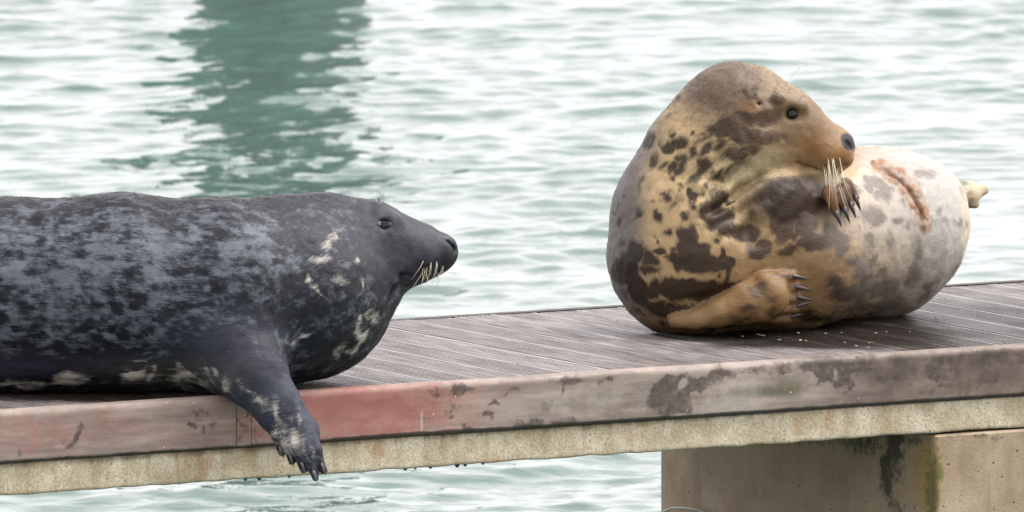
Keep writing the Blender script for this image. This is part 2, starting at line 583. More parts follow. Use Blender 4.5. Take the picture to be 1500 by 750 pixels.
def boards():
    t = NT('grooved_board_wood')
    co = t.objco()
    oi = t.n.new('ShaderNodeObjectInfo').outputs['Random']
    rnd = t.n.new('ShaderNodeCombineXYZ')
    t.plug(t.math('MULTIPLY', oi, 37.0), rnd.inputs[1])
    va = t.n.new('ShaderNodeVectorMath'); va.operation = 'ADD'
    t.plug(co, va.inputs[0]); t.l.new(rnd.outputs[0], va.inputs[1])
    v = va.outputs[0]
    grain = t.noise(t.mapping(v, (90, 5, 90)), 1.0, 4, 0.6)
    patch = t.noise(t.mapping(v, (7, 2.6, 5)), 1.0, 4, 0.6)
    geo = t.n.new('ShaderNodeNewGeometry')
    wp = geo.outputs['Position']
    stain = t.noise(wp, 2.3, 4, 0.6)
    def puddle(px, py, rx, ry, amt):
        c0 = deckpt(px, py)
        vs = t.mapping(wp, (1 / rx, 1 / ry, 0.0), (0, 0, 0), (-c0[0] / rx, -c0[1] / ry, 0))
        ln = t.n.new('ShaderNodeVectorMath'); ln.operation = 'LENGTH'
        t.l.new(vs, ln.inputs[0])
        return t.ramp(ln.outputs['Value'], 0.3, 1.3, amt, 0.0)
    painted_light = t.math('MAXIMUM', puddle(1225, 492, 0.46, 0.46, 1.0), puddle(1050, 488, 0.32, 0.30, 0.85))
    painted_light = t.math('MAXIMUM', painted_light, puddle(1360, 452, 0.22, 0.4, 0.75))
    painted_light = t.math('MAXIMUM', painted_light, puddle(1440, 480, 0.5, 1.0, 0.8))
    painted_light = t.math('MAXIMUM', painted_light, puddle(200, 578, 0.9, 0.26, 0.8))
    c = t.mix(t.ramp(grain, 0.3, 0.75), srgb(98, 90, 88), srgb(190, 181, 180))
    c = t.mix(t.ramp(patch, 0.55, 0.75, 0, 0.8), c, srgb(164, 155, 150))
    c = t.mix(t.ramp(oi, 0.0, 1.0, 0.0, 0.45), c, srgb(98, 86, 84))
    c = t.mix(t.ramp(stain, 0.52, 0.72, 0, 0.6), c, srgb(76, 66, 58))
    wet_reflm = t.math('ADD', painted_light, t.math('MULTIPLY', t.math('SUBTRACT', stain, 0.5), 0.9), clamp=True)
    wet_reflm = t.ramp(wet_reflm, 0.25, 0.75)
    c = t.mix(t.math('MULTIPLY', wet_reflm, 0.9), c, srgb(40, 34, 28))  # wet boards, with the seals' dark reflection painted into the colour
    # grime sits in the grooves (height of the profile, not a shadow)
    sep = t.n.new('ShaderNodeSeparateXYZ'); t.plug(co, sep.inputs[0])
    low = t.ramp(sep.outputs[2], -0.0045, -0.0012, 0.8, 0.0)
    c = t.mix(low, c, srgb(42, 34, 32))
    marg = t.ramp(t.math('ABSOLUTE', sep.outputs[0]), 0.056, 0.062, 0.0, 0.6)
    c = t.mix(t.math('MULTIPLY', marg, t.ramp(patch, 0.3, 0.6, 1.0, 0.3)), c, srgb(74, 66, 62))
    rough = t.math('MULTIPLY', t.ramp(patch, 0.3, 0.7, 0.34, 0.6), t.ramp(wet_reflm, 0, 1, 1.0, 0.55))
    t.set(Base_Color=c, Roughness=rough, Specular_IOR_Level=t.ramp(wet_reflm, 0.2, 0.9, 0.5, 0.14), Normal=t.bump(t.math('ADD', grain, t.math('MULTIPLY', patch, 0.5)), 0.5, 0.0015))
    pitch, w, depth = 0.146, 0.140, 0.028
    # profile: smooth margins, ribs between grooves
    prof = [(-w / 2, -depth), (-w / 2, -0.003), (-w / 2 + 0.003, 0.0), (-w / 2 + 0.011, 0.0)]
    ng = 8
    gx0, gx1 = -w / 2 + 0.011, w / 2 - 0.011
    step = (gx1 - gx0) / (ng - 0.0)
    for g in range(ng):
        a = gx0 + g * step
        prof += [(a + 0.001, -0.0055), (a + 0.0065, -0.0055), (a + 0.0075, -0.0002)]
        if g < ng - 1:
            prof += [(a + step - 0.0005, -0.0002)]
    prof += [(gx1 - 0.001 + 0.002, 0.0), (w / 2 - 0.003, 0.0), (w / 2, -0.003), (w / 2, -depth)]
    n = len(prof)
    ys = [0.048, WID - 0.048]
    V = [(x, y, z) for y in ys for (x, z) in prof]
    F = [[j * n + i, j * n + i + 1, (j + 1) * n + i + 1, (j + 1) * n + i][::-1] for j in range(len(ys) - 1) for i in range(n - 1)]
    F += [list(range(n)), [(len(ys) - 1) * n + i for i in range(n)][::-1]]
    xs = np.arange(XL + 0.08, XR - 0.05, pitch)
    me = mesh_py('board', V, F)
    for q, x in enumerate(xs):
        o = obj('board', me, jetty, t.m)
        o.location = (x, 0, random.uniform(-0.0016, 0.0016))
        o.rotation_euler = (0, random.uniform(-0.006, 0.006), random.uniform(-0.002, 0.002))
boards()

def grid_strip(xs, prof):
    """sheet over a profile [(y, z)...] swept along xs; returns V, F"""
    n = len(prof)
    V = np.array([(x, y, z) for x in xs for (y, z) in prof], float)
    I = np.arange(len(xs) * n).reshape(len(xs), n)
    F = np.stack([I[:-1, :-1], I[:-1, 1:], I[1:, 1:], I[1:, :-1]], -1).reshape(-1, 4)[:, ::-1]
    return V, F

FH = 0.150                                # height of the fascia
def fascia():
    t = NT('faded_red_painted_timber')
    co = t.objco()
    geo = t.n.new('ShaderNodeNewGeometry')
    wood = t.noise(t.mapping(co, (2.2, 30, 26)), 1.0, 5, 0.6)
    mott = t.noise(co, 16, 5, 0.65)
    fine = t.noise(co, 190, 3, 0.6)
    blot = t.noise(t.mapping(co, (5, 9, 12)), 1.0, 5, 0.7)
    red = t.math('ADD', t.attr('red'), t.math('MULTIPLY', t.math('ADD', t.math('SUBTRACT', mott, 0.5), t.math('SUBTRACT', blot, 0.5)), 1.1))
    c = t.mix(t.ramp(wood, 0.3, 0.7), srgb(126, 112, 103), srgb(172, 156, 144))
    blot = t.noise(t.mapping(co, (5, 9, 12)), 1.0, 5, 0.7)
    c = t.mix(t.ramp(blot, 0.48, 0.66, 0, 0.6), c, srgb(128, 116, 108))
    c = t.mix(t.ramp(blot, 0.46, 0.32, 0, 0.55), c, srgb(186, 164, 150))
    c = t.mix(t.ramp(red, 0.15, 1.1, 0, 0.85), c, t.mix(t.ramp(blot, 0.35, 0.65), srgb(190, 118, 106), srgb(158, 92, 82)))
    c = t.mix(t.ramp(t.attr('brown'), 0.2, 0.9, 0, 0.85), c, t.mix(t.ramp(blot, 0.35, 0.62), srgb(130, 114, 100), srgb(92, 73, 66)))
    dk = t.math('ADD', t.attr('stain'), t.math('MULTIPLY', t.math('SUBTRACT', mott, 0.5), 18.0))
    c = t.mix(t.math('MULTIPLY', t.ramp(dk, -2.0, 3.0), t.ramp(t.noise(co, 40, 4, 0.7), 0.3, 0.6, 0.5, 0.9)), c, srgb(70, 57, 52))
    moss = t.math('ADD', t.attr('moss'), t.math('MULTIPLY', t.math('SUBTRACT', mott, 0.5), 0.9))
    c = t.mix(t.ramp(moss, 0.3, 0.8, 0, 0.75), c, srgb(82, 84, 50))
    pale = t.math('ADD', t.attr('pale'), t.math('MULTIPLY', t.math('SUBTRACT', mott, 0.5), 1.2))
    c = t.mix(t.ramp(pale, 0.3, 0.8, 0, 0.6), c, srgb(190, 182, 168))
    specks = t.ramp(t.voronoi(co, 26), 0.05, 0.085, 1.0, 0.0)
    c = t.mix(t.math('MULTIPLY', specks, t.ramp(mott, 0.5, 0.62)), c, srgb(222, 216, 204))
    low = t.math('ADD', t.attr('grime_shade'), t.math('MULTIPLY', t.math('SUBTRACT', mott, 0.5), 1.0))
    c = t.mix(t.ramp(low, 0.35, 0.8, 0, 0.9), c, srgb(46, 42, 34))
    c = t.mix(0.22, c, t.gray(fine), 'OVERLAY')
    t.set(Base_Color=c, Roughness=t.ramp(mott, 0.3, 0.7, 0.55, 0.75),
          Normal=t.bump(t.math('ADD', t.math('MULTIPLY', wood, 0.8), t.math('MULTIPLY', fine, 0.5)), 0.45, 0.002))
    r = 0.02
    prof = [(0.045, 0.001), (0.035, 0.0025), (0.026, 0.003)]
    prof += [(r - r * math.sin(a), -r + r * math.cos(a) + 0.003) for a in np.linspace(0.15, math.pi / 2, 8)]
    prof += [(0.0, z) for z in np.arange(-0.022, -FH + 0.012, -0.0042)]
    prof += [(0.012 - 0.012 * math.cos(a), -FH + 0.012 - 0.012 * math.sin(a)) for a in np.linspace(0.2, math.pi / 2, 4)]
    prof += [(0.045, -FH)]
    jx = on_face(346, 620)[0]; jx2 = on_face(368, 618)[0]
    spans = [(XL, jx - 0.0012), (jx + 0.0012, jx2 - 0.001), (jx2 + 0.001, 4.6), (4.603, XR)]
    for a, b in spans:
        nseg = max(3, int((min(b, 4.6) - a) / 0.005)) if a < 4.55 else 20
        V, F = grid_strip(np.linspace(a, b, nseg), prof)
        V[:, 1] += 0.0025 * fbm(np.stack([V[:, 0] * 2.5, V[:, 2] * 8, V[:, 0] * 0], 1), 3, 5) * (V[:, 1] < 0.03)
        V[:, 2] += 0.0015 * vnoise(np.stack([V[:, 0] * 3, V[:, 2] * 0, V[:, 0] * 0], 1), 6)
        # end caps
        n = len(prof)
        W = L2W(V)
        px, py, _ = project(W)
        Pn = np.stack([V[:, 0] * 22, V[:, 1] * 22, V[:, 2] * 22], 1)
        wp = (fbm(Pn, 5, 31, 0.65) * 14, fbm(Pn, 5, 37, 0.65) * 9)
        zz = V[:, 2]
        s = blots(px, py, [(115, 636, 20, 6, -48), (106, 645, 9, 4, -40), (30, 664, 3, 5), (279, 626, 6, 6), (299, 630, 6, 6), (320, 623, 5, 4), (298, 607, 2, 10),
                           (352, 628, 5, 5), (348, 610, 2, 22), (368, 620, 1.8, 32), (350, 645, 2, 12),
                           (663, 596, 4, 3), (657, 605, 7, 5), (727, 588, 8, 6), (716, 606, 7, 6), (676, 617, 4, 4), (624, 615, 4, 3), (592, 621, 4, 2),
                           (684, 625, 7, 4), (692, 630, 10, 5), (768, 622, 9, 5), (789, 621, 12, 6), (815, 618, 9, 5), (838, 616, 13, 5),
                           (823, 568, 7, 7), (886, 557, 8, 7), (679, 570, 13, 8), (640, 574, 10, 5), (828, 556, 20, 8),
                           (985, 577, 36, 30, 10), (1010, 560, 28, 16), (1050, 548, 32, 10, -8), (985, 600, 26, 10), (963, 588, 8, 10), (1000, 590, 14, 18),
                           (1210, 540, 30, 20), (1180, 540, 14, 9), (1235, 556, 12, 20), (1250, 540, 25, 10)], wp)
        fade = blots(px, py, [(800, 592, 14, 5), (838, 592, 12, 6), (745, 575, 10, 4), (670, 592, 8, 5), (900, 610, 14, 5), (1330, 548, 60, 14), (1420, 552, 60, 10), (1300, 533, 130, 10, -3.6), (1445, 525, 90, 13, -3.6), (1140, 540, 60, 8, -3.6), (1390, 570, 50, 6, -3), (1080, 585, 20, 8)], wp)
        s = np.maximum(s, np.minimum(fade, 1.0) - 0.6)
        red = 0.08 * sstep(760, 560, px) + 0.85 * soft(px, py, 550, 603, 125, 70) + 0.38 * soft(px, py, 30, 640, 90, 45) + 0.35 * soft(px, py, 200, 630, 150, 40) + 0.5 * soft(px, py, 400, 605, 70, 50) + 0.25 * soft(px, py, 700, 590, 120, 50)
        moss = 0.55 * soft(px, py, 1165, 560, 40, 20) + 0.75 * soft(px, py, 1110, 575, 50, 12) + 0.4 * sstep(900, 1100, px) * sstep(-0.09, -0.15, zz)
        brown = 0.85 * sstep(1120, 1320, px) + 0.35 * soft(px, py, 620, 600, 60, 30) + (0.35 + 0.4 * sstep(1050, 1300, px)) * sstep(-0.03, -0.005, zz)
        pale = 0.55 * soft(px, py, 870, 590, 150, 40) + 0.6 * soft(px, py, 1090, 590, 70, 25) + 0.45 * soft(px, py, 1090, 560, 60, 10) + 0.3 * soft(px, py, 260, 640, 120, 30) + 1.0 * soft(wp[0] * 0.1 + px, py, 618, 620, 2.5, 20) + 0.9 * soft(px, py, 1000, 562, 5, 9, 30) + 0.8 * soft(px, py, 1224, 548, 4, 10)
        gr = sstep(-FH + 0.020, -FH + 0.003, zz) * 0.85 + sstep(0.018, 0.035, V[:, 1]) * 0.4 + 0.5 * sstep(400, 600, px) * sstep(-FH + 0.03, -FH + 0.008, zz) * (0.4 + 0.6 * soft(px, py, 560, 640, 150, 60))
        me = mesh_np('fascia_board', V, F)
        for nm, v in (('stain', s), ('red', red), ('moss', moss), ('brown', brown), ('pale', pale), ('grime_shade', gr)):
            set_attr(me, nm, v)
        obj('fascia_board', me, jetty, t.m)
    # the same edge board along the back of the deck
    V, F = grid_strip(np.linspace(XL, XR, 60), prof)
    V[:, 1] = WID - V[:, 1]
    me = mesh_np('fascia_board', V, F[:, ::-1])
    set_attr(me, 'grime_shade', np.full(len(V), 1.2))  # dark all over, standing in for the shadow line at the rear edge
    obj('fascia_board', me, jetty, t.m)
fascia()

BH = 0.092                                # height of the pale beam below it
def beam():
    t = NT('pale_stained_concrete')
    co = t.objco()
    n1 = t.noise(co, 9, 5, 0.65)
    n2 = t.noise(co, 130, 3, 0.65)
    st = t.noise(t.mapping(co, (17, 17, 3.0)), 1.0, 6, 0.7)
    rust = t.noise(t.mapping(co, (9, 9, 3)), 1.0, 4, 0.65)
    pit = t.ramp(t.voronoi(co, 70), 0.1, 0.22, 1, 0)
    c = t.mix(t.ramp(n1, 0.3, 0.7), srgb(182, 166, 134), srgb(222, 212, 188))
    c = t.mix(t.ramp(st, 0.46, 0.7, 0, 0.6), c, srgb(158, 136, 94))
    c = t.mix(t.ramp(rust, 0.58, 0.74, 0, 0.7), c, srgb(168, 118, 66))
    gr = t.math('ADD', t.attr('grime_shade'), t.math('MULTIPLY', t.math('SUBTRACT', st, 0.5), 1.3))
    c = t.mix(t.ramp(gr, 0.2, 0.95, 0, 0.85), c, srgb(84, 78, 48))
    c = t.mix(t.math('MULTIPLY', pit, t.ramp(n1, 0.48, 0.62, 0, 0.8)), c, srgb(84, 62, 38))
    c = t.mix(0.7, c, t.gray(n2), 'OVERLAY')
    t.set(Base_Color=c, Roughness=0.8, Normal=t.bump(t.math('SUBTRACT', n2, t.math('MULTIPLY', pit, 0.6)), 0.6, 0.003))
    y0 = 0.014
    zt, zb = -FH - 0.001, -FH - BH
    prof = [(y0 + 0.05, zt)] + [(y0, z) for z in np.linspace(zt, zb + 0.006, 16)] + [(y0 + 0.002, zb + 0.002), (y0 + 0.006, zb), (y0 + 0.14, zb), (y0 + 0.14, zt)]
    V, F = grid_strip(np.linspace(XL, XR, 900), prof)
    e = (np.abs(V[:, 2] - zb) < 0.008)
    V[:, 2] += e * 0.0022 * fbm(np.stack([V[:, 0] * 18, V[:, 0] * 0, V[:, 0] * 0], 1), 4, 15)
    me = mesh_np('edge_beam', V, F)
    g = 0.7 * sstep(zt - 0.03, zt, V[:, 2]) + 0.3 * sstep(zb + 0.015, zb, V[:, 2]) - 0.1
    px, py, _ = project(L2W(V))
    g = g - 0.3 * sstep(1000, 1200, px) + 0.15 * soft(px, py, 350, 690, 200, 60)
    set_attr(me, 'grime_shade', g)
    obj('edge_beam', me, jetty, t.m)
    V2 = V.copy(); V2[:, 1] = WID - V2[:, 1]
    me = mesh_np('edge_beam', V2, F[:, ::-1])
    set_attr(me, 'grime_shade', g)
    obj('edge_beam', me, jetty, t.m)
    # joists carrying the boards
    for jy in (0.32, 0.62, 0.92, 1.22):
        if jy > WID - 0.2: continue
        a, b, c0, c1 = jy - 0.03, jy + 0.03, -FH - 0.05, -0.030
        P = [(x, y, z) for x in (XL, XR) for y in (a, b) for z in (c0, c1)]
        Fq = [[0, 1, 3, 2], [4, 6, 7, 5], [0, 4, 5, 1], [2, 3, 7, 6], [0, 2, 6, 4], [1, 5, 7, 3]]
        obj('joist', mesh_py('joist', P, Fq), jetty, t.m)
    # barnacles under the lower edge
    td = NT('barnacle_crust')
    td.set(Base_Color=(0.035, 0.03, 0.025), Roughness=0.7)
    for (bx, by, rr) in ((594, 685, 5), (609, 683, 4), (631, 682, 5), (670, 679, 6), (682, 677, 5), (708, 674, 4), (360, 701, 4), (380, 699, 5), (424, 698, 4)):
        lx, _z = on_face(bx, by, y0 + 0.01)
        r0 = rr * 0.0011
        Vb, Fb = [], []
        for j, (q, s) in enumerate(((0.002, 1.25), (-0.3 * r0, 1.1), (-0.9 * r0, 0.75), (-1.25 * r0, 0.35))):
            for i in range(8):
                a = 2 * math.pi * i / 8
                k = s * r0 * random.uniform(0.85, 1.15)
                Vb.append((lx + k * math.cos(a), y0 + 0.012 + k * math.sin(a), zb + q))
        for j in range(3):
            for i in range(8):
                k = (i + 1) % 8
                Fb.append([j * 8 + i, (j + 1) * 8 + i, (j + 1) * 8 + k, j * 8 + k])
        Fb.append([24 + i for i in range(8)][::-1])
        obj('barnacle', mesh_py('barnacle', Vb, Fb, True), jetty, td.m)
beam()

def pier():
    y0 = 0.006
    zt = -FH - BH - 0.006
    cx, _ = on_face(1372, 640, y0)
    t = NT('stained_pier_concrete')
    co = t.objco()
    n1 = t.noise(co, 5, 5, 0.65)
    n2 = t.noise(co, 150, 3, 0.6)
    st = t.noise(t.mapping(co, (20, 20, 2)), 1.0, 4, 0.6)
    pit = t.ramp(t.voronoi(co, 34), 0.10, 0.16, 1, 0)
    pitm = t.math('MULTIPLY', pit, t.ramp(t.noise(co, 16, 3), 0.45, 0.6))
    c = t.mix(t.ramp(n1, 0.3, 0.7), srgb(158, 138, 114), srgb(194, 174, 150))
    c = t.mix(t.ramp(st, 0.45, 0.75, 0, 0.45), c, srgb(134, 108, 80))
    painted_light = t.math('ADD', t.attr('painted_light'), t.math('MULTIPLY', t.math('SUBTRACT', st, 0.5), 0.9))
    c = t.mix(t.ramp(painted_light, 0.2, 0.9, 0, 0.75), c, srgb(206, 178, 142))  # paler colour that makes up for the shade under the deck
    oc = t.math('ADD', t.attr('ochre'), t.math('MULTIPLY', t.math('SUBTRACT', st, 0.5), 0.8))
    c = t.mix(t.ramp(oc, 0.15, 1.05, 0, 0.75), c, srgb(176, 142, 78))
    ms = t.math('ADD', t.attr('moss'), t.math('MULTIPLY', t.math('SUBTRACT', t.noise(co, 70, 5, 0.75), 0.5), 2.4))
    c = t.mix(t.ramp(ms, 0.25, 0.9, 0, 0.9), c, srgb(110, 108, 58))
    dk = t.math('ADD', t.attr('dark'), t.math('MULTIPLY', t.math('SUBTRACT', t.noise(co, 34, 6, 0.75), 0.5), 2.0))
    c = t.mix(t.ramp(dk, 0.25, 0.8, 0, 0.9), c, srgb(56, 54, 42))
    c = t.mix(t.math('MULTIPLY', pitm, 0.85), c, srgb(70, 54, 38))
    c = t.mix(0.3, c, t.gray(n2), 'OVERLAY')
    t.set(Base_Color=c, Roughness=0.82, Normal=t.bump(t.math('SUBTRACT', n2, t.math('MULTIPLY', pitm, 1.2)), 0.5, 0.003))
    # plan outline of a box with bevelled corners, fine towards the camera
    x0, x1, ya, yb, b = cx, cx + 1.5, y0, WID + 0.055, 0.012
    left = [(x0, y) for y in np.linspace(yb - b, ya + b, 200)]
    corner = [(x0 + b - b * math.cos(a), ya + b - b * math.sin(a)) for a in np.linspace(0.3, 1.27, 4)]
    front = [(x, ya) for x in np.linspace(x0 + b, x1 - b, 160)]
    rest = [(x1, ya + b), (x1, yb - b), (x1 - b, yb), (x0 + b, yb)]
    out = left + corner + front + rest
    zs = list(np.linspace(zt - 0.006, -0.62, 70)) + [-0.9, -1.3, -2.5]
    n = len(out)
    V = [(x, y, z) for z in zs for (x, y) in out]
    F = []
    for j in range(len(zs) - 1):
        for i in range(n):
            k = (i + 1) % n
            F.append([j * n + i, (j + 1) * n + i, (j + 1) * n + k, j * n + k])
    V = np.array(V)
    cen = np.array([(x0 + x1) / 2, (ya + yb) / 2])
    top = V[:n].copy(); top[:, 2] = zt
    top[:, 0] += np.clip(cen[0] - top[:, 0], -0.006, 0.006); top[:, 1] += np.clip(cen[1] - top[:, 1], -0.006, 0.006)
    m = len(V)
    V = np.concatenate([V, top])
    F += [[m + i, i, (i + 1) % n, m + (i + 1) % n] for i in range(n)]
    F.append([m + i for i in range(n)])
    me = bpy.data.meshes.new('pier')
    me.from_pydata([tuple(v) for v in V], [], F)
    me.update()
    px, py, _ = project(L2W(V))
    Pn = V * 14
    wx, wy = px + fbm(Pn, 3, 41) * 12, py + fbm(Pn, 3, 47) * 8
    isl = sstep(x0 + 0.02, x0 + 0.005, V[:, 0])
    shade_fill = isl * (0.5 * sstep(985, 1100, wx) + 0.3 * sstep(700, 640, wy))  # lightens the left face, where the deck overhead keeps light off
    dark = 0.75 * soft(wx, wy, 1312, 660, 15, 60) + 0.75 * soft(wx, wy, 1298, 705, 12, 30) + 0.55 * soft(wx, wy, 1330, 640, 35, 14) + 0.45 * soft(wx, wy, 1260, 650, 36, 25) + 0.35 * soft(wx, wy, 1150, 645, 120, 8) + 0.5 * soft(wx, wy, 1420, 636, 60, 6) + 0.4 * soft(wx, wy, 1315, 742, 10, 20)
    moss = 0.85 * soft(wx, wy, 1364, 690, 9, 45) + 0.8 * soft(wx, wy, 1362, 740, 11, 35) + 0.75 * soft(wx, wy, 1262, 655, 34, 20) + 0.5 * soft(wx, wy, 1215, 645, 30, 10) + 0.4 * soft(wx, wy, 1410, 735, 8, 30) 
    och = 0.75 * soft(wx, wy, 1350, 690, 16, 70) + 0.55 * soft(wx, wy, 1362, 700, 25, 70) + 0.3 * soft(wx, wy, 985, 690, 14, 80)
    for nm, v in (('painted_light', shade_fill), ('dark', dark), ('moss', moss), ('ochre', och)):
        set_attr(me, nm, v)
    o = obj('pier', me, None, t.m)
    o.location = E0
    o.rotation_euler = (0, 0, ANG)
    tag(o, 'stained concrete pier with green moss streak holding up the jetty', 'pier')
pier()

COAT = 0.72
# ------------------------------------------------------------------ fur material shared by skin and hair
def coat_material(name, pale, spec=0.35, streak=0.55, rough=0.5, hard=1.0, grit=11.5):
    t = NT(name)
    fur = t.attr('v_fur', 'Vector')
    st = t.noise(t.mapping(fur, (38, 330, 330)), 1.0, 3, 0.6)
    st2 = t.noise(t.mapping(fur, (14, 60, 60)), 1.0, 4, 0.6)
    base, alt = t.attr('base', 'Color'), t.attr('alt', 'Color')
    nz = t.math('ADD', t.math('SUBTRACT', st, 0.5), t.math('SUBTRACT', st2, 0.5))
    s = t.math('ADD', t.attr('spot'), t.math('MULTIPLY', nz, grit))
    c = t.mix(t.ramp(s, -6.5 * hard, 7.0 * hard, 0, 0.93), base, alt)
    s2 = t.math('ADD', t.attr('spot2'), t.math('MULTIPLY', nz, 12.0))
    c = t.mix(t.ramp(s2, -3.0, 9.0, 0, 0.9), c, pale)
    v = t.math('ADD', 1.0, t.math('MULTIPLY', nz, streak))
    c = t.mix(1.0, c, t.gray(v), 'MULTIPLY')
    t.set(Base_Color=c, Roughness=rough, Specular_IOR_Level=spec,
          Normal=t.bump(t.math('ADD', st, t.math('MULTIPLY', st2, 0.7)), 0.5, 0.0035))
    return t.m

def surface_finder(V, N):
    px, py, tt = project(V)
    vd = V - CAM
    face = (N * vd).sum(1) < -0.0
    def f(x, y):
        d = (px - x) ** 2 + (py - y) ** 2
        near = face & (d < 6 ** 2)
        if not near.any():
            i = int(np.argmin(np.where(face, d, 1e9)))
        else:
            c = np.where(near)[0]
            tmin = tt[c].min()
            c = c[tt[c] < tmin + 0.03]
            i = int(c[np.argmin(d[c])])
        n = N[i]
        # refine: slide the vertex to the exact pixel ray on the tangent plane
        r = ray(x, y)
        t = np.dot(V[i] - CAM, n) / np.dot(r, n)
        return CAM + t * r, n
    return f

def ball(c, r, squash=None, n=14, m=20):
    V, F = [], []
    for j in range(n + 1):
        th = math.pi * j / n
        for i in range(m):
            ph = 2 * math.pi * i / m
            V.append(np.array([math.sin(th) * math.cos(ph), math.sin(th) * math.sin(ph), math.cos(th)]))
    V = np.array(V)
    if squash is not None:
        d, f = squash
        V = V + (V @ d)[:, None] * d * (f - 1)
    V = V * r + c
    I = np.arange((n + 1) * m).reshape(n + 1, m)
    F = []
    for j in range(n):
        for i in range(m):
            k = (i + 1) % m
            F.append([int(I[j, i]), int(I[j + 1, i]), int(I[j + 1, k]), int(I[j, k])])
    return V, F

def simple_mat(name, col, rough=0.4, spec=0.5, col2=None, scale=60):
    t = NT(name)
    if col2 is not None:
        n = t.noise(t.objco(), scale, 3)
        col = t.mix(n, col, col2)
    t.set(Base_Color=col, Roughness=rough, Specular_IOR_Level=spec)
    return t.m
M_EYE = simple_mat('wet_dark_eye', (0.004, 0.0035, 0.004), 0.05, 0.32)
M_CLAW = simple_mat('dark_claw_horn', (0.022, 0.019, 0.02), 0.3, 0.5, (0.05, 0.045, 0.042), 40)
M_CLAW2 = simple_mat('pale_claw_horn', srgb(168, 146, 142), 0.4, 0.5, srgb(112, 100, 104), 40)
M_WHISK = simple_mat('pale_whisker', srgb(226, 214, 186), 0.4, 0.5)
M_NOSE = simple_mat('moist_nose_skin', srgb(44, 39, 43), 0.32, 0.5, srgb(74, 66, 70), 120)
M_LID = simple_mat('dark_eyelid_skin', srgb(44, 34, 30), 0.4, 0.5)
M_LID2 = simple_mat('grey_eyelid_skin', srgb(112, 112, 120), 0.5, 0.3)

def hair(name, parent, mat, V, N, Q, T, attrs, count, length, lift, seed, rad=0.00045):
    """short coat hairs rooted on the visible skin; each takes the colours of the skin at its root"""
    r = np.random.default_rng(seed)
    A, B, C, D = V[Q[:, 0]], V[Q[:, 1]], V[Q[:, 2]], V[Q[:, 3]]
    area = np.linalg.norm(np.cross(C - A, D - B), axis=1)
    p = area / area.sum()
    lf = length[Q].mean(1)
    p = np.where(lf < 0.0022, 0, area); p = p / p.sum()
    f = r.choice(len(Q), count, p=p)
    u, w = r.random(count), r.random(count)
    wt = np.stack([(1 - u) * (1 - w), u * (1 - w), u * w, (1 - u) * w], 1)
    def itp(X):
        return sum(X[Q[f, i]] * (wt[:, i:i + 1] if X.ndim > 1 else wt[:, i]) for i in range(4))
    P, n, t = itp(V), itp(N), itp(T)
    n /= np.linalg.norm(n, axis=1)[:, None]
    t = t - (t * n).sum(1)[:, None] * n
    t /= np.linalg.norm(t, axis=1)[:, None] + 1e-9
    t = t + r.normal(0, 0.22, (count, 3))
    ln = itp(length) * r.uniform(0.6, 1.25, count)
    li = itp(lift) * r.uniform(0.6, 1.4, count)
    p0 = P - n * 0.001
    d1 = t + n * li[:, None]
    d1 /= np.linalg.norm(d1, axis=1)[:, None]
    d2 = t + n * (li * 0.25)[:, None]
    d2 /= np.linalg.norm(d2, axis=1)[:, None]
    p1 = p0 + d1 * (ln * 0.5)[:, None]
    p2 = p1 + d2 * (ln * 0.5)[:, None]
    hc = bpy.data.hair_curves.new(name)
    hc.add_curves([3] * count)
    pts = np.stack([p0, p1, p2], 1).reshape(-1, 3).astype(np.float32)
    hc.attributes['position'].data.foreach_set('vector', pts.ravel())
    ra = hc.attributes.get('radius') or hc.attributes.new('radius', 'FLOAT', 'POINT')
    ra.data.foreach_set('value', np.tile(np.array([1.0, 0.8, 0.2], np.float32) * rad, count))
    for k, v in attrs.items():
        x = itp(np.asarray(v, float))
        if k == 'v_fur':
            x = x + r.normal(0, 0.002, x.shape)
        set_attr(hc, k, x, 'CURVE')
    hc.materials.append(mat)
    o = bpy.data.objects.new(name, hc)
    COL.objects.link(o)
    o.parent = parent
    return o

def seal_root(name, at):
    return empty(name, at)

def shift_mesh(me, root):
    pass

def build_seal(root, F, pts_px, V, Q, N, mat, attrs, name='body'):
    me = mesh_np(name, V - np.array(root.location), Q)
    for k, v in attrs.items():
        set_attr(me, k, v)
    return obj(name, me, root, mat)

def part(name, V, F, root, mat, smooth=True):
    return obj(name, mesh_py(name, np.asarray(V) - np.array(root.location), F, smooth), root, mat)

def bez(p0, p1, p2, n=7):
    t = np.linspace(0, 1, n)[:, None]
    return (1 - t) ** 2 * p0 + 2 * t * (1 - t) * p1 + t * t * p2

def claw(root, a, b, up, r, mat):
    a, b = np.asarray(a), np.asarray(b)
    m = (a + b) / 2 + np.asarray(up)
    P = bez(a, m, b, 7)
    rr = r * np.array([0.9, 1.0, 0.95, 0.8, 0.6, 0.36, 0.08])
    V, F = tube(P, rr, 8)
    part('claw', V, F, root, mat)

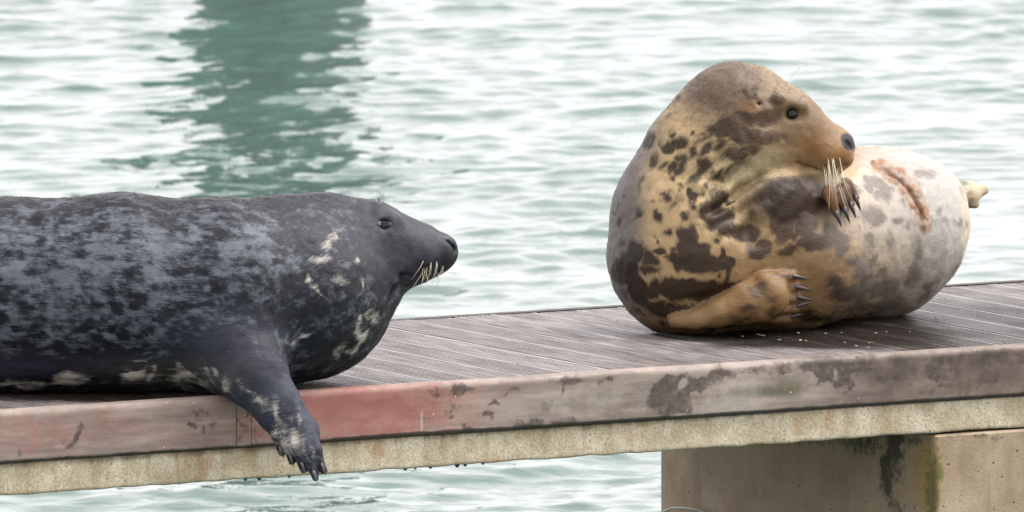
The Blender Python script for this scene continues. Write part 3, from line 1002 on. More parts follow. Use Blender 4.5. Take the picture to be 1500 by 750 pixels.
# ------------------------------------------------------------------ left seal: dark mottled bull lying along the edge
def left_seal():
    tb = deck_t(200, 573)
    def P(px, py, d=0.0):
        t = tb + d * 0.002
        return CAM + t * ray(px, py)
    S = 0.002 * tb / 50
    F = Field(P(-560, 600, 0) + np.array([0, -0.48, -0.32]), P(690, 250, 0) + np.array([0.03, 0.62, 0.06]), 0.006)
    def C(a, ra, b, rb, k=40, **kw):
        F.cone(P(*a), ra * S, P(*b), rb * S, k * S, **kw)
    # trunk
    C((-520, 500, -10), 60, (-400, 470, -10), 95)
    C((-400, 474, -10), 92, (-180, 444, 0), 130, 16)
    C((-180, 444, 0), 130, (0, 436, 4), 144, 16)
    C((0, 436, 4), 144, (180, 431, 6), 145, 16)
    C((180, 431, 6), 145, (320, 435, 22), 141, 16)
    C((320, 435, 22), 141, (425, 428, 75), 132, 20)
    C((425, 428, 75), 132, (458, 432, 95), 119, 20)
    # neck, head
    C((400, 390, 80), 94, (478, 360, 108), 73, 40)
    C((478, 360, 108), 73, (540, 356, 116), 61, 20)
    C((540, 356, 116), 61, (606, 369, 124), 42, 16)
    C((606, 369, 124), 43, (641, 370, 126), 30, 16)
    C((500, 412, 100), 74, (540, 405, 112), 54, 30)
    C((545, 388, 114), 46, (608, 386, 122), 25, 18)
    C((608, 386, 122), 25, (630, 386, 124), 18, 10)
    # whisker pad and brow
    C((628, 378, 104), 17, (638, 374, 112), 16, 14)
    C((556, 320, 84), 12, (574, 323, 82), 10, 14)
    # cheek fold under the jaw
    C((568, 430, 66), 5, (596, 418, 90), 4, 12, cut=True)
    C((556, 446, 60), 5, (572, 426, 70), 5, 14, cut=True)
    # mouth
    C((576, 397, 78), 4.5, (588, 405, 82), 4.5, 5, cut=True)
    C((588, 405, 82), 4.5, (612, 404, 96), 4, 5, cut=True)
    C((612, 404, 96), 4, (640, 396, 108), 3.5, 5, cut=True)
    # nostril
    C((655, 356, 112), 4, (664, 366, 116), 4, 5, cut=True)
    # eye socket
    C((563, 329, 62), 6, (563, 329, 72), 7, 8, cut=True)
    # armpit fold
    C((408, 508, -68), 6, (424, 540, -70), 6, 22, cut=True)
    F.floor(-0.007, 0.02)
    # front flipper over the edge
    fl = (FWD, 1.5)
    C((322, 488, -40), 72, (370, 544, -92), 48, 46)
    C((370, 544, -92), 48, (404, 592, -112), 35, 16, flat=(FWD, 1.25))
    C((404, 592, -112), 34, (436, 636, -114), 33, 14, flat=fl)
    fr = [((400, 606), (413, 664), 9, -112), ((410, 612), (428, 677), 9.5, -117), ((422, 616), (445, 688), 10, -122), ((438, 618), (462, 700), 10.5, -124), ((446, 622), (474, 689), 10.5, -119)]
    for (a, b, r, d) in fr:
        m = ((a[0] * 0.45 + b[0] * 0.55), (a[1] * 0.45 + b[1] * 0.55))
        C((a[0], a[1], d), r + 2, (m[0], m[1], d - 9), r + 1, 3)
        C((m[0], m[1], d - 9), r + 1, (b[0], b[1], d + 2), r * 0.6, 2)
    V, Q, N = F.mesh()
    # loose skin: low folds and unevenness
    px, py, tt = project(V)
    s, rr, dd, T = polyline_coords(V, [P(675, 368, 126), P(560, 360, 116), P(470, 375, 105), P(340, 430, 25), P(0, 432, 4), P(-520, 490, -10)])
    disp = 0.0022 * fbm(V * 7, 3, 51) + 0.0016 * fbm(V * np.array([30, 30, 30]), 2, 57)
    trunk = sstep(480, 380, px)
    disp += trunk * 0.0011 * np.sin(s * 34 + 3 * fbm(V * 4, 2, 59)) * sstep(-0.2, 0.5, fbm(V * 3.5, 2, 61))
    V = V + N * disp[:, None]
    # coat
    front = sstep(0.1, -0.15, (N * (V - CAM)).sum(1) / 50)
    w = (fbm(V * 16, 3, 71) * 12, fbm(V * 16, 3, 73) * 9)
    n = len(V)
    arm = sstep(-70, -100, (tt - tb) / 0.002) * sstep(500, 560, py)
    base = np.tile(np.array(srgb(27, 30, 44)), (n, 1))
    head = soft(px, py, 590, 345, 110, 75)
    base = lerp(base, srgb(78, 80, 90), np.clip(head * 1.3, 0, 1) * front)
    base = lerp(base, srgb(62, 63, 74), soft(px, py, 470, 310, 80, 35) * 0.9 * front)
    base = lerp(base, srgb(46, 46, 54), np.clip(soft(px, py, 565, 425, 45, 28) * 0.9, 0, 1) * front)
    base = lerp(base, srgb(44, 46, 52), soft(px, py, 490, 490, 90, 60) * 0.85)
    base = lerp(base, srgb(84, 88, 106), arm * 0.9)
    base = lerp(base, srgb(80, 82, 98), np.clip(soft(px, py, 330, 500, 80, 45) * 0.9, 0, 1) * front)
    base = lerp(base, srgb(150, 138, 108), soft(px, py, 250, 548, 110, 20) * 0.28 * front)
    base = lerp(base, srgb(32, 30, 34), soft(px, py, 655, 362, 16, 15) * 0.8 * front)
    hm = fbm(V * 26, 4, 201, 0.65)
    base = base * (1 + 0.28 * hm * (0.3 + np.clip(head + soft(px, py, 470, 330, 90, 60), 0, 1)))[:, None]
    alt = np.tile(np.array(srgb(126, 133, 145)), (n, 1))
    alt = lerp(alt, srgb(98, 102, 116), sstep(350, 285, py) * 0.7)  # back and its mottles darkened in colour to offset the bright top light
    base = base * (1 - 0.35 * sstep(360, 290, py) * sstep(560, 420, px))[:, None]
    alt = lerp(alt, srgb(112, 120, 128), soft(px, py, 470, 430, 90, 80))
    q = V.copy()
    q = q @ np.array([[1, 0, 0], [0, 1, 0], [0.18, 0, 1]])
    f1 = fbm(q * np.array([27, 38, 44]), 5, 81, 0.68)
    f2 = fbm(V * 8, 2, 85)
    spot = (f1 * 0.9 + f2 * 0.16 - 0.22) * 24
    spot -= 13 * soft(px, py, 610, 350, 90, 65) * front + 3 * head * front
    spot -= 30 * arm + 3.5 * sstep(350, 290, py)  # fewer pale mottles up the back, against the same top light
    spot -= 12 * soft(px, py, 330, 500, 80, 40) * front + 9 * soft(px, py, 510, 480, 70, 80) * front
    spot -= 5 * sstep(520, 570, py) * sstep(330, 250, px)
    spot += 9 * soft(px, py, 110, 370, 190, 60) * front + 6 * soft(px, py, 330, 370, 90, 40) * front
    # dark spots about neck cut back in
    dk = blots(px, py, [(444, 330, 9, 9), (428, 348, 7, 8), (436, 310, 6, 5), (455, 345, 5, 8), (520, 326, 4, 5), (470, 330, 7, 5), (415, 320, 8, 6), (402, 362, 10, 8)], w)
    spot = np.where(front > 0.5, np.minimum(spot, -dk * 1.2 + 6), spot)
    sp2 = blots(px, py, [(190, 541, 26, 17, -20), (100, 552, 26, 10), (215, 555, 10, 6), (30, 562, 30, 6), (270, 548, 20, 8, -25), (300, 556, 14, 6),
                         (525, 492, 6, 18, 16), (518, 512, 9, 10, 30), (498, 512, 6, 15, 14), (545, 466, 5, 9, 20), (529, 470, 4, 10), (483, 358, 6, 13, 30), (470, 380, 5, 11, 25),
                         (457, 411, 4, 10, -15), (468, 425, 3, 10, -30), (525, 382, 4, 7, 30), (444, 495, 6, 4), (422, 500, 4, 4), (497, 410, 8, 4, 30), (527, 420, 4, 6)], w)
    sp2 = np.where((front > 0.5) & (arm < 0.5), sp2, -60)
    bl = blots(px, py, [(406, 636, 3.5, 30, -14), (418, 644, 3.5, 34, -16), (433, 650, 3.5, 36, -17), (450, 665, 3, 26, -16), (466, 672, 2.5, 16, -14), (404, 610, 9, 26, -24), (430, 645, 11, 22, -20), (446, 655, 4, 14, -12), (372, 585, 5, 34, -42), (418, 655, 10, 18, -10), (437, 612, 4, 18, -12)], w)
    sp2 = np.where(arm > 0.3, np.maximum(sp2, bl * 0.8 - 1.0), sp2)
    streaks = vnoise(V * np.array([60, 60, 22]), 99)
    bel = blots(px, py, [(260, 548, 90, 16, 8), (310, 562, 40, 10, 20)], w)
    sp2 = np.maximum(sp2, np.where(front > 0.5, np.minimum(bel, 3) - 5 + streaks * 6, -60))
    fur = np.stack([s, rr, dd], 1)
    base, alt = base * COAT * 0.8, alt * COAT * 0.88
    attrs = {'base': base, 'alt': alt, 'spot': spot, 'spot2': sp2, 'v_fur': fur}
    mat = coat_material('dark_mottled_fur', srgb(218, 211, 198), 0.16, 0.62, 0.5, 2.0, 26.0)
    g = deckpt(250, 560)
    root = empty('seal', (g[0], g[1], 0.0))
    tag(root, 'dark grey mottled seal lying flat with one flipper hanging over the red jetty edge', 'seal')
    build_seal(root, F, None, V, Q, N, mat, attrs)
    find = surface_finder(V, N)
    # eye, half closed, with lids
    e, en = find(563, 328)
    Vb, Fb = ball(e - en * 0.009, 0.0125)
    part('eye', Vb, Fb, root, M_EYE)
    for sgn, th in ((1, 0.0046), (-1, 0.0042)):
        pts = []
        for a in np.linspace(-1, 1, 9):
            p, nn = find(563 + a * 10.5 , 328 - sgn * (2.4 if sgn > 0 else 1.8) * math.sqrt(max(0, 1 - a * a)) + a * 0.5)
            pts.append(p + nn * 0.0005)
        Vt, Ft = tube(pts, th * np.array([0.3, 0.7, 0.95, 1.05, 1.1, 1.05, 0.95, 0.7, 0.3]), 7)
        part('eyelid', Vt, Ft, root, M_LID2)
    # whiskers
    r = random.Random(3)
    for i in range(16):
        x, y = 618 + r.uniform(0, 32), 390 + r.uniform(-8, 9)
        p, nn = find(x, y)
        L = r.uniform(12, 42)
        dirx = r.uniform(-0.75, 0.15)
        end = p + (RIGHT * dirx * L - UP * L * r.uniform(0.7, 1.0)) * S - FWD * S * L * 0.25
        mid = (p + end) / 2 - FWD * S * L * 0.18 + RIGHT * S * L * 0.10
        Vt, Ft = tube(bez(p, mid, end, 6), np.linspace(0.0008, 0.0003, 6), 4)
        part('whisker', Vt, Ft, root, M_WHISK)
    for x, y, dx, dy in ((548, 293, 6, 15), (552, 294, -4, 13), (556, 297, 4, 12)):
        p, nn = find(x, y + 3)
        end = p + (RIGHT * dx + UP * dy) * S
        Vt, Ft = tube(bez(p, (p + end) / 2 + RIGHT * S * 2, end, 5), np.linspace(0.0012, 0.0005, 5), 5)
        part('whisker', Vt, Ft, root, M_WHISK)
    # claws
    for (a, b, rr_, d) in fr:
        p = P(b[0], b[1], d); q2 = P(b[0] + 3, b[1] + 8, d + 3)
        p0 = P(b[0] - 3, b[1] - 10, d - 11)
        claw(root, p0, q2, -FWD * 0.005, 0.0040, M_CLAW2)
    return root, V, N, Q, T, attrs, mat, px, py, front
LS = left_seal()

# ------------------------------------------------------------------ right seal: tan spotted cow curled up, head turned back, paw at its chin
def right_seal():
    tb = deck_t(1040, 487)
    def P(px, py, d=0.0):
        t = tb + d * 0.002
        return CAM + t * ray(px, py)
    S = 0.002 * tb / 50
    F = Field(P(870, 500, 0) + np.array([0, -0.32, -0.06]), P(1470, 75, 0) + np.array([0.0, 0.92, 0.02]), 0.005)
    def C(a, ra, b, rb, k=40, **kw):
        F.cone(P(*a), ra * S, P(*b), rb * S, k * S, **kw)
    # trunk from chest to rump
    C((1014, 370, 0), 122, (1150, 360, 70), 124, 20)
    C((1150, 360, 70), 124, (1290, 338, 230), 121, 20)
    C((1290, 338, 230), 121, (1322, 326, 265), 98, 30)
    C((1322, 326, 265), 98, (1362, 292, 300), 48, 30)
    # neck and head
    C((1014, 370, 0), 121, (1012, 312, 0), 112, 18)
    C((1012, 312, 0), 112, (1035, 236, 0), 92, 18)
    C((1035, 236, 0), 92, (1062, 186, 2), 80, 18)
    C((1062, 186, 2), 80, (1074, 167, 3), 73, 14)
    C((1074, 167, 3), 73, (1098, 170, 4), 69, 14)
    C((1098, 170, 4), 71, (1148, 184, 10), 54, 18)
    C((1148, 184, 10), 54, (1203, 212, 18), 37, 14)
    C((1203, 212, 18), 37, (1225, 215, 22), 27, 10)
    C((1080, 232, -2), 80, (1140, 214, 8), 46, 30)
    C((1140, 216, 8), 46, (1202, 228, 16), 24, 14)
    C((1202, 228, 16), 24, (1224, 228, 20), 20, 8)
    def fd(px, py, default=0.0):
        t = F.hit(CAM, ray(px, py), tb - 0.6, tb + 1.0)
        return default if t is None else (t - tb) / 0.002
    # whisker pad, brow, cheek
    C((1212, 226, -4), 20, (1224, 222, 2), 18, 14)
    C((1142, 148, -40), 15, (1172, 156, -36), 11, 14)
    C((1112, 214, -48), 26, (1140, 222, -30), 18, 26)
    # nose pad
    C((1228, 210, 20), 20, (1234, 232, 20), 15, 12)
    C((1238, 206, 20), 9.5, (1243, 215, 20), 8, 6)
    # creases: throat, chest, jaw
    def crease(pts, r, k):
        q = [(x, y, fd(x, y)) for x, y in pts]
        for u, v in zip(q[:-1], q[1:]):
            C(u, r, v, r, k, cut=True)
    crease([(1200, 262), (1160, 266), (1120, 272)], 7, 16)
    crease([(1120, 272), (1106, 292), (1098, 322), (1096, 348)], 5, 24)
    crease([(1050, 306), (1080, 286), (1110, 264)], 4.5, 18)
    crease([(1036, 262), (1066, 262), (1096, 246)], 3.5, 18)
    crease([(985, 452), (1020, 444), (1060, 428)], 3, 22)
    # mouth line, nostril
    crease([(1166, 239), (1184, 246), (1204, 249), (1222, 247), (1238, 243)], 3.5, 4)
    crease([(1241, 209), (1247, 216)], 3, 4)
    # eye socket and ear hole
    C((1160, 167, -52), 7, (1160, 167, -44), 8, 12, cut=True)
    C((1111, 152, -76), 2.2, (1111, 152, -60), 2.2, 6, cut=True)
    # scar furrow across the back
    for (a, b) in (((1283, 242, 128), (1318, 262, 126)), ((1318, 262, 126), (1345, 297, 138)), ((1345, 297, 138), (1352, 328, 150))):
        pass
    F.floor(-0.007, 0.02)
    # far flipper: raised to the chin
    A = [(1098, 304, 42), (1140, 294, 36), (1176, 284, 30), (1208, 278, 25), (1226, 284, 20)]
    dA = [fd(A[0][0], A[0][1]) + 28, fd(A[1][0], A[1][1]) + 26, 24, 14, 10]
    for i in range(4):
        C((A[i][0], A[i][1], dA[i]), A[i][2], (A[i + 1][0], A[i + 1][1], dA[i + 1]), A[i + 1][2], 26 if i < 3 else 8)
    far = [((1214, 282), (1226, 313), 9, 0), ((1226, 284), (1238, 307), 9, 3), ((1236, 278), (1247, 300), 8.5, 8), ((1240, 268), (1254, 290), 7.5, 14)]
    far = [(a, b, r, min(d, fd(b[0] + 4, b[1] + 12) - 10)) for (a, b, r, d) in far]
    for (a, b, r, d) in far:
        C((a[0], a[1], d), r + 2, (b[0], b[1], d - 4), r * 0.78, 4)
    # near flipper: folded along the belly
    B = [(990, 470, 11), (1020, 467, 15), (1052, 458, 21), (1090, 444, 30), (1122, 432, 35)]
    dB = [fd(x, y) - 0.42 * r for (x, y, r) in B]
    for i in range(4):
        C((B[i][0], B[i][1], dB[i]), B[i][2], (B[i + 1][0], B[i + 1][1], dB[i + 1]), B[i + 1][2], 5, flat=(FWD, (1.0, 1.05, 1.2, 1.4)[i]))
    near0 = [((1118, 410), (1160, 404), 11), ((1124, 424), (1164, 420), 10.5), ((1126, 438), (1166, 435), 10.5), ((1122, 450), (1164, 451), 10.5), ((1112, 460), (1154, 467), 10)]
    near = []
    for (a, b, r) in near0:
        t = F.hit(CAM, ray(b[0] + 12, b[1]), tb - 0.6, tb + 1.0)
        db = (t - tb) / 0.002 - 0.5 * r
        da = dB[4] - 11
        near.append((a, b, r, da, db))
    for (a, b, r, da, db) in near:
        C((a[0], a[1], da), r + 1, (b[0], b[1], db), r * 0.8, 5)
    # hind flippers
    C((1376, 288, 320), 22, (1418, 285, 340), 18.5, 6)
    C((1418, 281, 340), 16, (1441, 278, 350), 8, 6, flat=(FWD, 1.3))
    C((1416, 294, 334), 11, (1428, 299, 338), 6, 4, flat=(FWD, 1.3))
    w2 = lambda q: P(*q)
    pawseg = [(P(A[3][0], A[3][1], dA[3]), A[3][2] * S, P(A[4][0], A[4][1], dA[4]), A[4][2] * S)]
    pawseg += [(P(a[0], a[1], d), (r + 2) * S, P(b[0], b[1], d - 4), r * 0.78 * S) for (a, b, r, d) in far]
    armseg = [(P(A[i][0], A[i][1], dA[i]), A[i][2] * S, P(A[i + 1][0], A[i + 1][1], dA[i + 1]), A[i + 1][2] * S) for i in range(4)]
    nearseg = [(P(B[i][0], B[i][1], dB[i]), B[i][2] * S, P(B[i + 1][0], B[i + 1][1], dB[i + 1]), B[i + 1][2] * S) for i in range(4)]
    nearseg += [(P(a[0], a[1], da), (r + 1) * S, P(b[0], b[1], db), r * 0.8 * S) for (a, b, r, da, db) in near]
    V, Q, N = F.mesh()
    dpaw, darm, dnear = segdist(V, pawseg), segdist(V, armseg), segdist(V, nearseg)
    px, py, tt = project(V)
    dpx = (tt - tb) / 0.002
    s, rr, dd, T = polyline_coords(V, [P(1252, 212, 22), P(1150, 190, 10), P(1070, 185, 2), P(1030, 250, 0), P(1012, 330, 0), P(1060, 375, 25), P(1150, 356, 70), P(1296, 338, 235), P(1430, 284, 372)])
    disp = 0.0035 * fbm(V * 8, 3, 151) + 0.0014 * fbm(V * 32, 2, 157)
    front = sstep(0.1, -0.15, (N * (V - CAM)).sum(1) / 50)
    # neck wrinkles
    nk = soft(px, py, 1070, 285, 60, 50) * front
    disp += nk * 0.006 * np.sin((px * 0.55 + py * 0.85) * 0.21 + 3 * fbm(V * 7, 2, 163))
    # the scar: raised lips with a furrow between them
    arc = np.array([(1280, 238), (1300, 249), (1322, 266), (1340, 288), (1351, 312), (1353, 334)], float)
    da = np.full(len(V), 1e9); ta = np.zeros(len(V)); sg = np.zeros(len(V))
    for i in range(len(arc) - 1):
        a, b = arc[i], arc[i + 1]
        ba = b - a
        L = np.hypot(*ba)
        t = np.clip(((px - a[0]) * ba[0] + (py - a[1]) * ba[1]) / L ** 2, 0, 1)
        qx, qy = px - a[0] - t * ba[0], py - a[1] - t * ba[1]
        d = np.hypot(qx, qy)
        m = d < da
        da[m] = d[m]; ta[m] = (i + t)[m]; sg[m] = np.sign(qx * ba[1] - qy * ba[0])[m]
    scw = 15.5 * (0.75 + 0.4 * np.sin(ta * 0.6 + 0.2)) * sstep(0, 0.5, ta + 0.2)
    scn = fbm(V * 45, 3, 171)
    isb = front * sstep(0, 40, dpx)                       # only on the back, not on the head or paw before it
    sc = (1 - da / scw + 0.2 * scn) * isb
    disp += np.clip(sc, 0, 1) * (0.005 + 0.0035 * scn + 0.0018 * fbm(V * 110, 2, 177)) * isb - 0.012 * np.exp(-(da * sg + 1.0) ** 2 / 10) * isb * sstep(0.6, 1.2, ta) * sstep(5, 4, ta)
    V = V + N * disp[:, None]
    # coat
    n = len(V)
    w = (fbm(V * 24, 3, 181) * 6.5, fbm(V * 24, 3, 183) * 6.5)
    headm = sstep(268, 252, py) * sstep(1262, 1250, px) * sstep(120, 80, dpx) * front
    tan = np.array(srgb(210, 182, 136))
    base = np.tile(tan, (n, 1))
    rear = sstep(1150, 1330, px + 0.3 * (420 - py)) * (1 - headm)
    base = lerp(base, srgb(214, 204, 190), rear * 0.9)
    base = lerp(base, srgb(196, 190, 182), np.clip(sstep(1270, 1370, px + 0.3 * (330 - py)), 0, 1) * (1 - headm))
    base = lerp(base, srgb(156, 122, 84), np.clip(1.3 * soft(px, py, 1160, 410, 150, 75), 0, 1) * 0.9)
    base = lerp(base, srgb(112, 84, 58), sstep(440, 485, py) * 0.8 * (px < 1420))  # brown lower body, shade of the underside painted in as a gradient
    base = lerp(base, srgb(120, 112, 108), sstep(1000, 930, px + 0.1 * (py - 200)) * sstep(0.35, 0.75, (N @ -RIGHT)))       # grey back stripe
    base = lerp(base, srgb(116, 98, 82), np.clip(1.5 * soft(px, py, 1060, 125, 80, 52), 0, 1) * front)
    base = lerp(base, srgb(140, 115, 88), np.clip(1.4 * soft(px, py, 1170, 180, 85, 58), 0, 1) * front)
    base = lerp(base, srgb(148, 106, 64), soft(px, py, 1200, 215, 45, 26) * front)
    org = np.clip(soft(px, py, 1238, 232, 18, 14) + 0.5 * soft(px, py, 1175, 238, 22, 10) + 0.5 * soft(px, py, 1095, 156, 18, 9), 0, 1)
    base = lerp(base, srgb(164, 112, 58), org * 0.8 * front)
    base = lerp(base, srgb(186, 172, 132), soft(px, py, 1095, 245, 45, 22, -20) * front)
    # dark brown throat and raised arm, the chin's shadow painted into the coat
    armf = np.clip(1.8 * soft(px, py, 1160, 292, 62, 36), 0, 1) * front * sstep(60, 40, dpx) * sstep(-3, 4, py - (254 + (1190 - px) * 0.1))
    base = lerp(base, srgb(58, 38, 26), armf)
    paw = sstep(0.008, 0.002, dpaw) * (1 - headm) * sstep(250, 258, py)
    base = lerp(base, srgb(104, 76, 54), paw)
    base = lerp(base, srgb(146, 104, 62), soft(px, py, 1213, 290, 10, 20) * paw)
    # near flipper golden
    nf = sstep(0.010, 0.0, dnear) * front
    base = lerp(base, srgb(146, 112, 72), nf * 0.8)
    base = lerp(base, srgb(170, 138, 98), soft(px, py, 1025, 464, 40, 10, -8) * front)
    base = lerp(base, srgb(222, 204, 172), sstep(1402, 1420, px))
    alt = np.tile(np.array(srgb(44, 31, 25)), (n, 1))
    alt = lerp(alt, srgb(72, 50, 36), soft(px, py, 1160, 350, 120, 60))
    alt = lerp(alt, srgb(146, 134, 124), sstep(1180, 1290, px + 0.5 * (400 - py)) * (1 - headm))
    alt = lerp(alt, srgb(100, 78, 56), nf * 0.8)
    alt = lerp(alt, srgb(92, 66, 44), np.clip(soft(px, py, 1140, 190, 90, 60), 0, 1) * front)
    z = lambda L: [(850 + a[0] * .6133, 60 + a[1] * .6133, a[2] * .6133, a[3] * .6133) + tuple(a[4:]) for a in L]
    bl = blots(px, py, z([
        (182, 288, 13, 17, 20), (205, 300, 16, 10, -50), (232, 302, 13, 26, 35), (240, 243, 22, 18), (236, 278, 14, 10), (300, 263, 16, 14), (285, 312, 40, 14, -45), (268, 330, 20, 14), (300, 292, 16, 14),
        (208, 372, 14, 18, 25), (183, 418, 12, 16, 10), (140, 412, 10, 20, 10), (222, 388, 7, 26, 25), (240, 342, 8, 6), (205, 455, 11, 15), (268, 384, 7, 9), (95, 430, 11, 15), (84, 400, 8, 20), (150, 340, 5, 20, 20),
        (318, 412, 34, 44, -20), (352, 420, 26, 22), (392, 458, 44, 30), (345, 455, 24, 18), (252, 480, 30, 44, -10), (285, 520, 52, 40, 25), (320, 540, 40, 22), (235, 520, 18, 30),
        (128, 505, 24, 40, 15), (100, 482, 9, 16), (110, 545, 34, 40), (165, 515, 28, 26), (160, 545, 30, 12), (180, 590, 22, 34), (240, 590, 70, 26), (310, 600, 70, 26), (140, 600, 30, 50, -25),
        (220, 640, 100, 22), (350, 590, 60, 22), (330, 480, 14, 10), (300, 350, 10, 10), (330, 370, 18, 26),
        (300, 235, 30, 8, -15), (320, 220, 50, 10, -10), (390, 180, 40, 22, -5), (440, 180, 44, 20), (350, 210, 60, 30), (420, 230, 70, 26, 5), (390, 265, 60, 20, -10), (480, 235, 30, 10), (340, 250, 30, 16, -30), (470, 140, 24, 24),
        (380, 300, 30, 12, -30), (425, 150, 9, 9), (210, 250, 20, 20), (160, 240, 20, 20), (330, 320, 26, 10, -45),
        (480, 440, 32, 50), (560, 480, 50, 24), (625, 480, 24, 36), (430, 500, 34, 24), (500, 500, 30, 14), (540, 440, 30, 30), (600, 450, 20, 22), (470, 550, 50, 10)]), w)
    bl2 = blots(px, py, z([(725, 365, 30, 22), (690, 350, 14, 20), (740, 480, 13, 28), (800, 500, 15, 50, 10), (680, 565, 26, 50), (725, 585, 40, 34), (645, 605, 46, 26), (745, 610, 34, 24), (610, 575, 26, 20), (700, 420, 36, 24), (660, 520, 20, 20), (760, 430, 16, 16),
        (830, 590, 22, 16), (790, 560, 18, 30), (700, 640, 90, 14), (560, 660, 90, 12), (660, 300, 30, 10), (820, 320, 30, 14), (860, 400, 12, 12), (910, 352, 6, 12), (780, 370, 14, 20), (690, 480, 18, 26)]), w)
    f1 = fbm(V * np.array([13, 13, 14]), 4, 191, 0.6) * 14
    spot = np.maximum(bl, np.minimum(bl2 * 0.8, 5) )
    spot = np.maximum(spot, f1 - 10 + 5 * rear)
    spot = spot - 1.2 + f1 * 0.06
    small = fbm(V * np.array([34, 30, 30]), 2, 195, 0.4) * 14 - 8.2
    spot = np.maximum(spot, small - 30 * (1 - sstep(1120, 1080, px)) - 30 * sstep(190, 150, py) - 20 * sstep(1000, 950, px + 0.25 * (py - 200)))
    back = np.clip(1 - front, 0, 1)
    spot = np.where(front > 0.5, spot, f1 - 4)
    spot = spot - 18 * org * front
    fsp = blots(px, py, z([(420, 595, 24, 14), (460, 640, 16, 12), (450, 610, 14, 8), (400, 640, 26, 10), (500, 590, 12, 8), (380, 660, 40, 8), (470, 660, 20, 6), (480, 560, 20, 8)]), w)
    spot = np.where(nf > 0.5, np.minimum(fsp * 0.9, 4), spot)
    spot = spot - 20 * soft(px, py, 1245, 205, 14, 20)
    # muzzle nose pad dark grey is its own skin colour
    nz = np.clip(blots(px, py, [(1243, 207, 12, 17, -28)], (w[0] * .2, w[1] * .2)) / 3, 0, 1) * sstep(1228, 1234, px) * sstep(226, 219, py)
    base = lerp(base, srgb(38, 35, 40), nz)
    spot = spot - nz * 40
    spot = spot - 30 * paw
    # scar colours
    scm = np.clip(sc * 2.5, 0, 1)
    base = lerp(base, srgb(172, 128, 94), scm * (0.7 + 0.35 * np.clip(scn + fbm(V * 110, 2, 177), -1, 0.8)))
    base = lerp(base, srgb(112, 68, 46), np.exp(-(da * sg + 1.0) ** 2 / 14) * isb * sstep(0.3, 0.9, ta) * sstep(5.2, 4.6, ta) * 0.9)
    spot = spot - scm * 30
    sp2 = np.full(n, -60.0)
    pal = blots(px, py, [(1085, 250, 40, 5, -28), (1100, 238, 30, 4, -15), (1060, 270, 40, 5, -45), (1130, 250, 30, 5, -8), (1075, 262, 30, 4, -40)], w)
    sp2 = np.where(front > 0.5, pal - 2, sp2)
    fur = np.stack([s, rr, dd], 1)
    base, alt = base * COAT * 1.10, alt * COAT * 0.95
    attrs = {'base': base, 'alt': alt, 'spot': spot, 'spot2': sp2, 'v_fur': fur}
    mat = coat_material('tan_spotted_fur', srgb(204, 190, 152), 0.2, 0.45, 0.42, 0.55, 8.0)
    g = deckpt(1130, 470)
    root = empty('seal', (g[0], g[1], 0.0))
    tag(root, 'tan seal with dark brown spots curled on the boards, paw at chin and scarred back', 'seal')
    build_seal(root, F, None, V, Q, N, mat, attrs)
    find = surface_finder(V, N)
    e, en = find(1160, 167)
    Vb, Fb = ball(e - en * 0.0135, 0.0285)
    part('eye', Vb, Fb, root, M_EYE)
    pts = []
    for a in np.linspace(0, 2 * math.pi, 25):
        p, nn = find(1160 + 12 * math.cos(a), 167 + 11 * math.sin(a))
        pts.append(e + (p - e) - en * ((p - e) @ en) + en * 0.005)
    Vt, Ft = tube(pts, [0.0024] * len(pts), 7)
    part('eyelid', Vt, Ft, root, M_LID)
    r = random.Random(5)
    for i in range(13):
        x, y = 1206 + 2.3 * i + r.uniform(-2, 2), 238 + r.uniform(-8, 8)
        p, nn = find(x, y)
        L = r.uniform(36, 74)
        end = p + (RIGHT * L * (0.02 + 0.022 * i + r.uniform(-0.06, 0.1)) - UP * L) * S - FWD * S * L * 0.45
        mid = p + (RIGHT * L * 0.05 - UP * L * 0.45) * S - FWD * S * L * 0.5
        Vt, Ft = tube(bez(p, mid, end, 8), np.linspace(0.0010, 0.0003, 8), 5)
        part('whisker', Vt, Ft, root, M_WHISK)
    for (x, y, dx, dy) in ((1150, 122, 26, 32), (1158, 128, 10, 22)):
        p, nn = find(x, y + 4)
        end = p + (RIGHT * dx + UP * dy) * S
        Vt, Ft = tube(bez(p, (p + end) / 2 - RIGHT * S * 3, end, 6), np.linspace(0.0011, 0.0004, 6), 5)
        part('whisker', Vt, Ft, root, M_WHISK)
    for (a, b, rr_, da, db) in near:
        p0 = P(b[0] - 4, b[1] - 1, db - 8)
        k = (b[1] - 432) / 40
        q2 = P(b[0] + 26, b[1] + (5 if k < 0.3 else -9), db + 6)
        claw(root, p0, q2, -FWD * 0.012, 0.0075, M_CLAW)
    for (a, b, rr_, d) in far:
        p0 = P(b[0] - 2, b[1] - 4, d - 10)
        q2 = P(b[0] + 7, b[1] + 20, d - 6)
        claw(root, p0, q2, -FWD * 0.01, 0.0075, M_CLAW)
    return root, V, N, Q, T, attrs, mat, px, py, front
RS = right_seal()

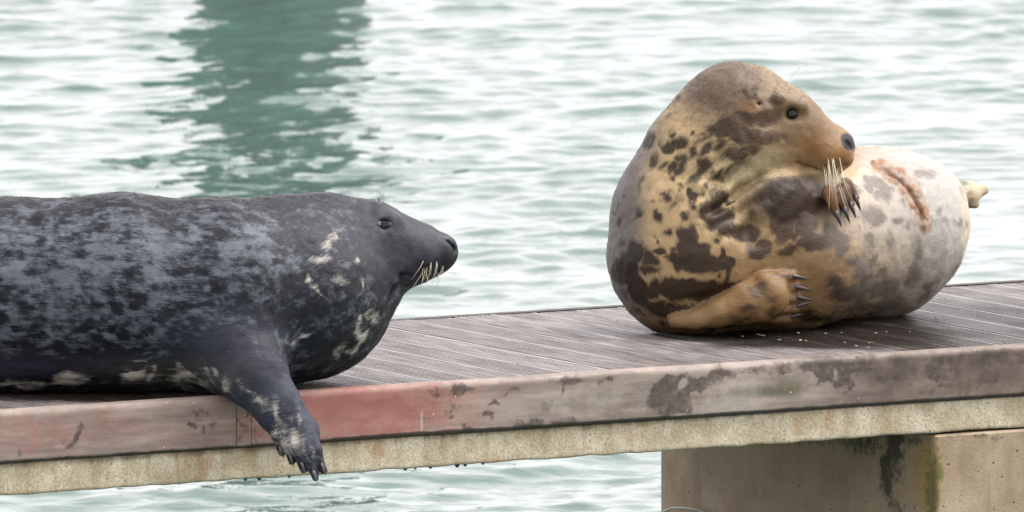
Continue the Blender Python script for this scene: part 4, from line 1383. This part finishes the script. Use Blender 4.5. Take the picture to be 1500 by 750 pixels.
# ------------------------------------------------------------------ litter on the deck, a loose cable by the pier
def litter():
    r = random.Random(21)
    V, F = [], []
    for i in range(34):
        if i < 20:
            x, y = r.gauss(1220, 75), r.gauss(490, 9)
        else:
            x, y = r.uniform(560, 1480), r.uniform(440, 560)
        line = 603 - 0.0647 * x
        if y > line - 8 or y < line - 92: continue
        c = deckpt(x, y, 0.0045)
        L = r.uniform(0.002, 0.006) * (2.2 if r.random() < 0.12 else 1)
        w = r.uniform(0.002, 0.004)
        a = r.uniform(0, 6.28)
        u = np.array([math.cos(a), math.sin(a), r.uniform(-0.05, 0.3)]) * L
        v = np.array([-math.sin(a), math.cos(a), 0]) * w
        k = len(V)
        for z in (0.0, 0.0022):
            for (p, q) in ((-1, -0.6), (0.2, -1), (1, 0.1), (0.1, 1), (-0.8, 0.7)):
                V.append(c + u * p * r.uniform(0.8, 1.1) + v * q + np.array([0, 0, z]))
        F.append([k + 5 + j for j in range(5)])
        for j in range(5):
            F.append([k + j, k + (j + 1) % 5, k + 5 + (j + 1) % 5, k + 5 + j])
    o = obj('litter', mesh_py('litter', V, F), None, simple_mat('dry_leaf_bits', srgb(206, 196, 168), 0.7, 0.3, srgb(128, 112, 84), 9))
    tag(o, 'pale dry flakes scattered on the boards around the tan seal', 'litter', kind='stuff')
litter()
def cable():
    x0 = on_face(1372, 640, 0.006)[0]
    pts = []
    for (px, py, off) in ((966, 756, -0.03), (974, 749, -0.035), (984, 744.5, -0.04), (1000, 744, -0.045), (1016, 746, -0.045), (1030, 750, -0.04), (1046, 758, -0.03), (1064, 772, -0.02), (1080, 792, -0.014)):
        # on the plane of the pier's left face, held off it a little
        r = ray(px, py)
        t = (x0 + off - np.dot(CAM - E0, DX)) / np.dot(r, DX)
        pts.append(CAM + t * r)
    V, F = tube(pts, [0.0042] * len(pts), 8)
    o = obj('cable', mesh_py('cable', V, F, True), None, simple_mat('pale_cable_sheath', srgb(206, 202, 196), 0.5, 0.4, srgb(172, 168, 160), 30))
    tag(o, 'pale grey cable looping across the lower left edge of the pier', 'cable')
cable()

# ------------------------------------------------------------------ short coat hair
def coats():
    for (root, V, N, Q, T, attrs, mat, px, py, front), kind in ((LS, 'l'), (RS, 'r')):
        if kind == 'l':
            ln = 0.007 * (1 - 0.6 * sstep(520, 600, px)) * (1 - 0.5 * sstep(560, 620, py))
            ln = np.maximum(ln, 0.003) * (1 - np.clip(2.2 * soft(px, py, 563, 328, 13, 10), 0, 1) * front) * (1 - np.clip(1.6 * soft(px, py, 660, 362, 12, 12), 0, 1) * front)
            ln = ln * (1 - np.clip(2 * blots(px, py, [(596, 405, 28, 6, 10)]), 0, 1) * front)
            cnt = 110000
        else:
            ln = 0.0045 + 0.010 * soft(px, py, 1070, 220, 85, 90) - 0.004 * soft(px, py, 1210, 215, 60, 50)
            ln = ln * (1 - 0.75 * np.clip(blots(px, py, [(1085, 445, 110, 45, -12), (1215, 290, 45, 40)]) / 8, 0, 1) * front)
            cnt = 200000
        if kind == 'r':
            ln = ln * (1 - np.clip(2.2 * soft(px, py, 1160, 167, 15, 14), 0, 1) * front) * (1 - np.clip(2 * soft(px, py, 1244, 208, 10, 14), 0, 1) * front)
            ln = ln * (1 - np.clip(2 * soft(px, py, 1111, 152, 5, 5), 0, 1) * front)
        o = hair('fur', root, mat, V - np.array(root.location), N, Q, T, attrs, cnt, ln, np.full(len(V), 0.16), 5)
coats()
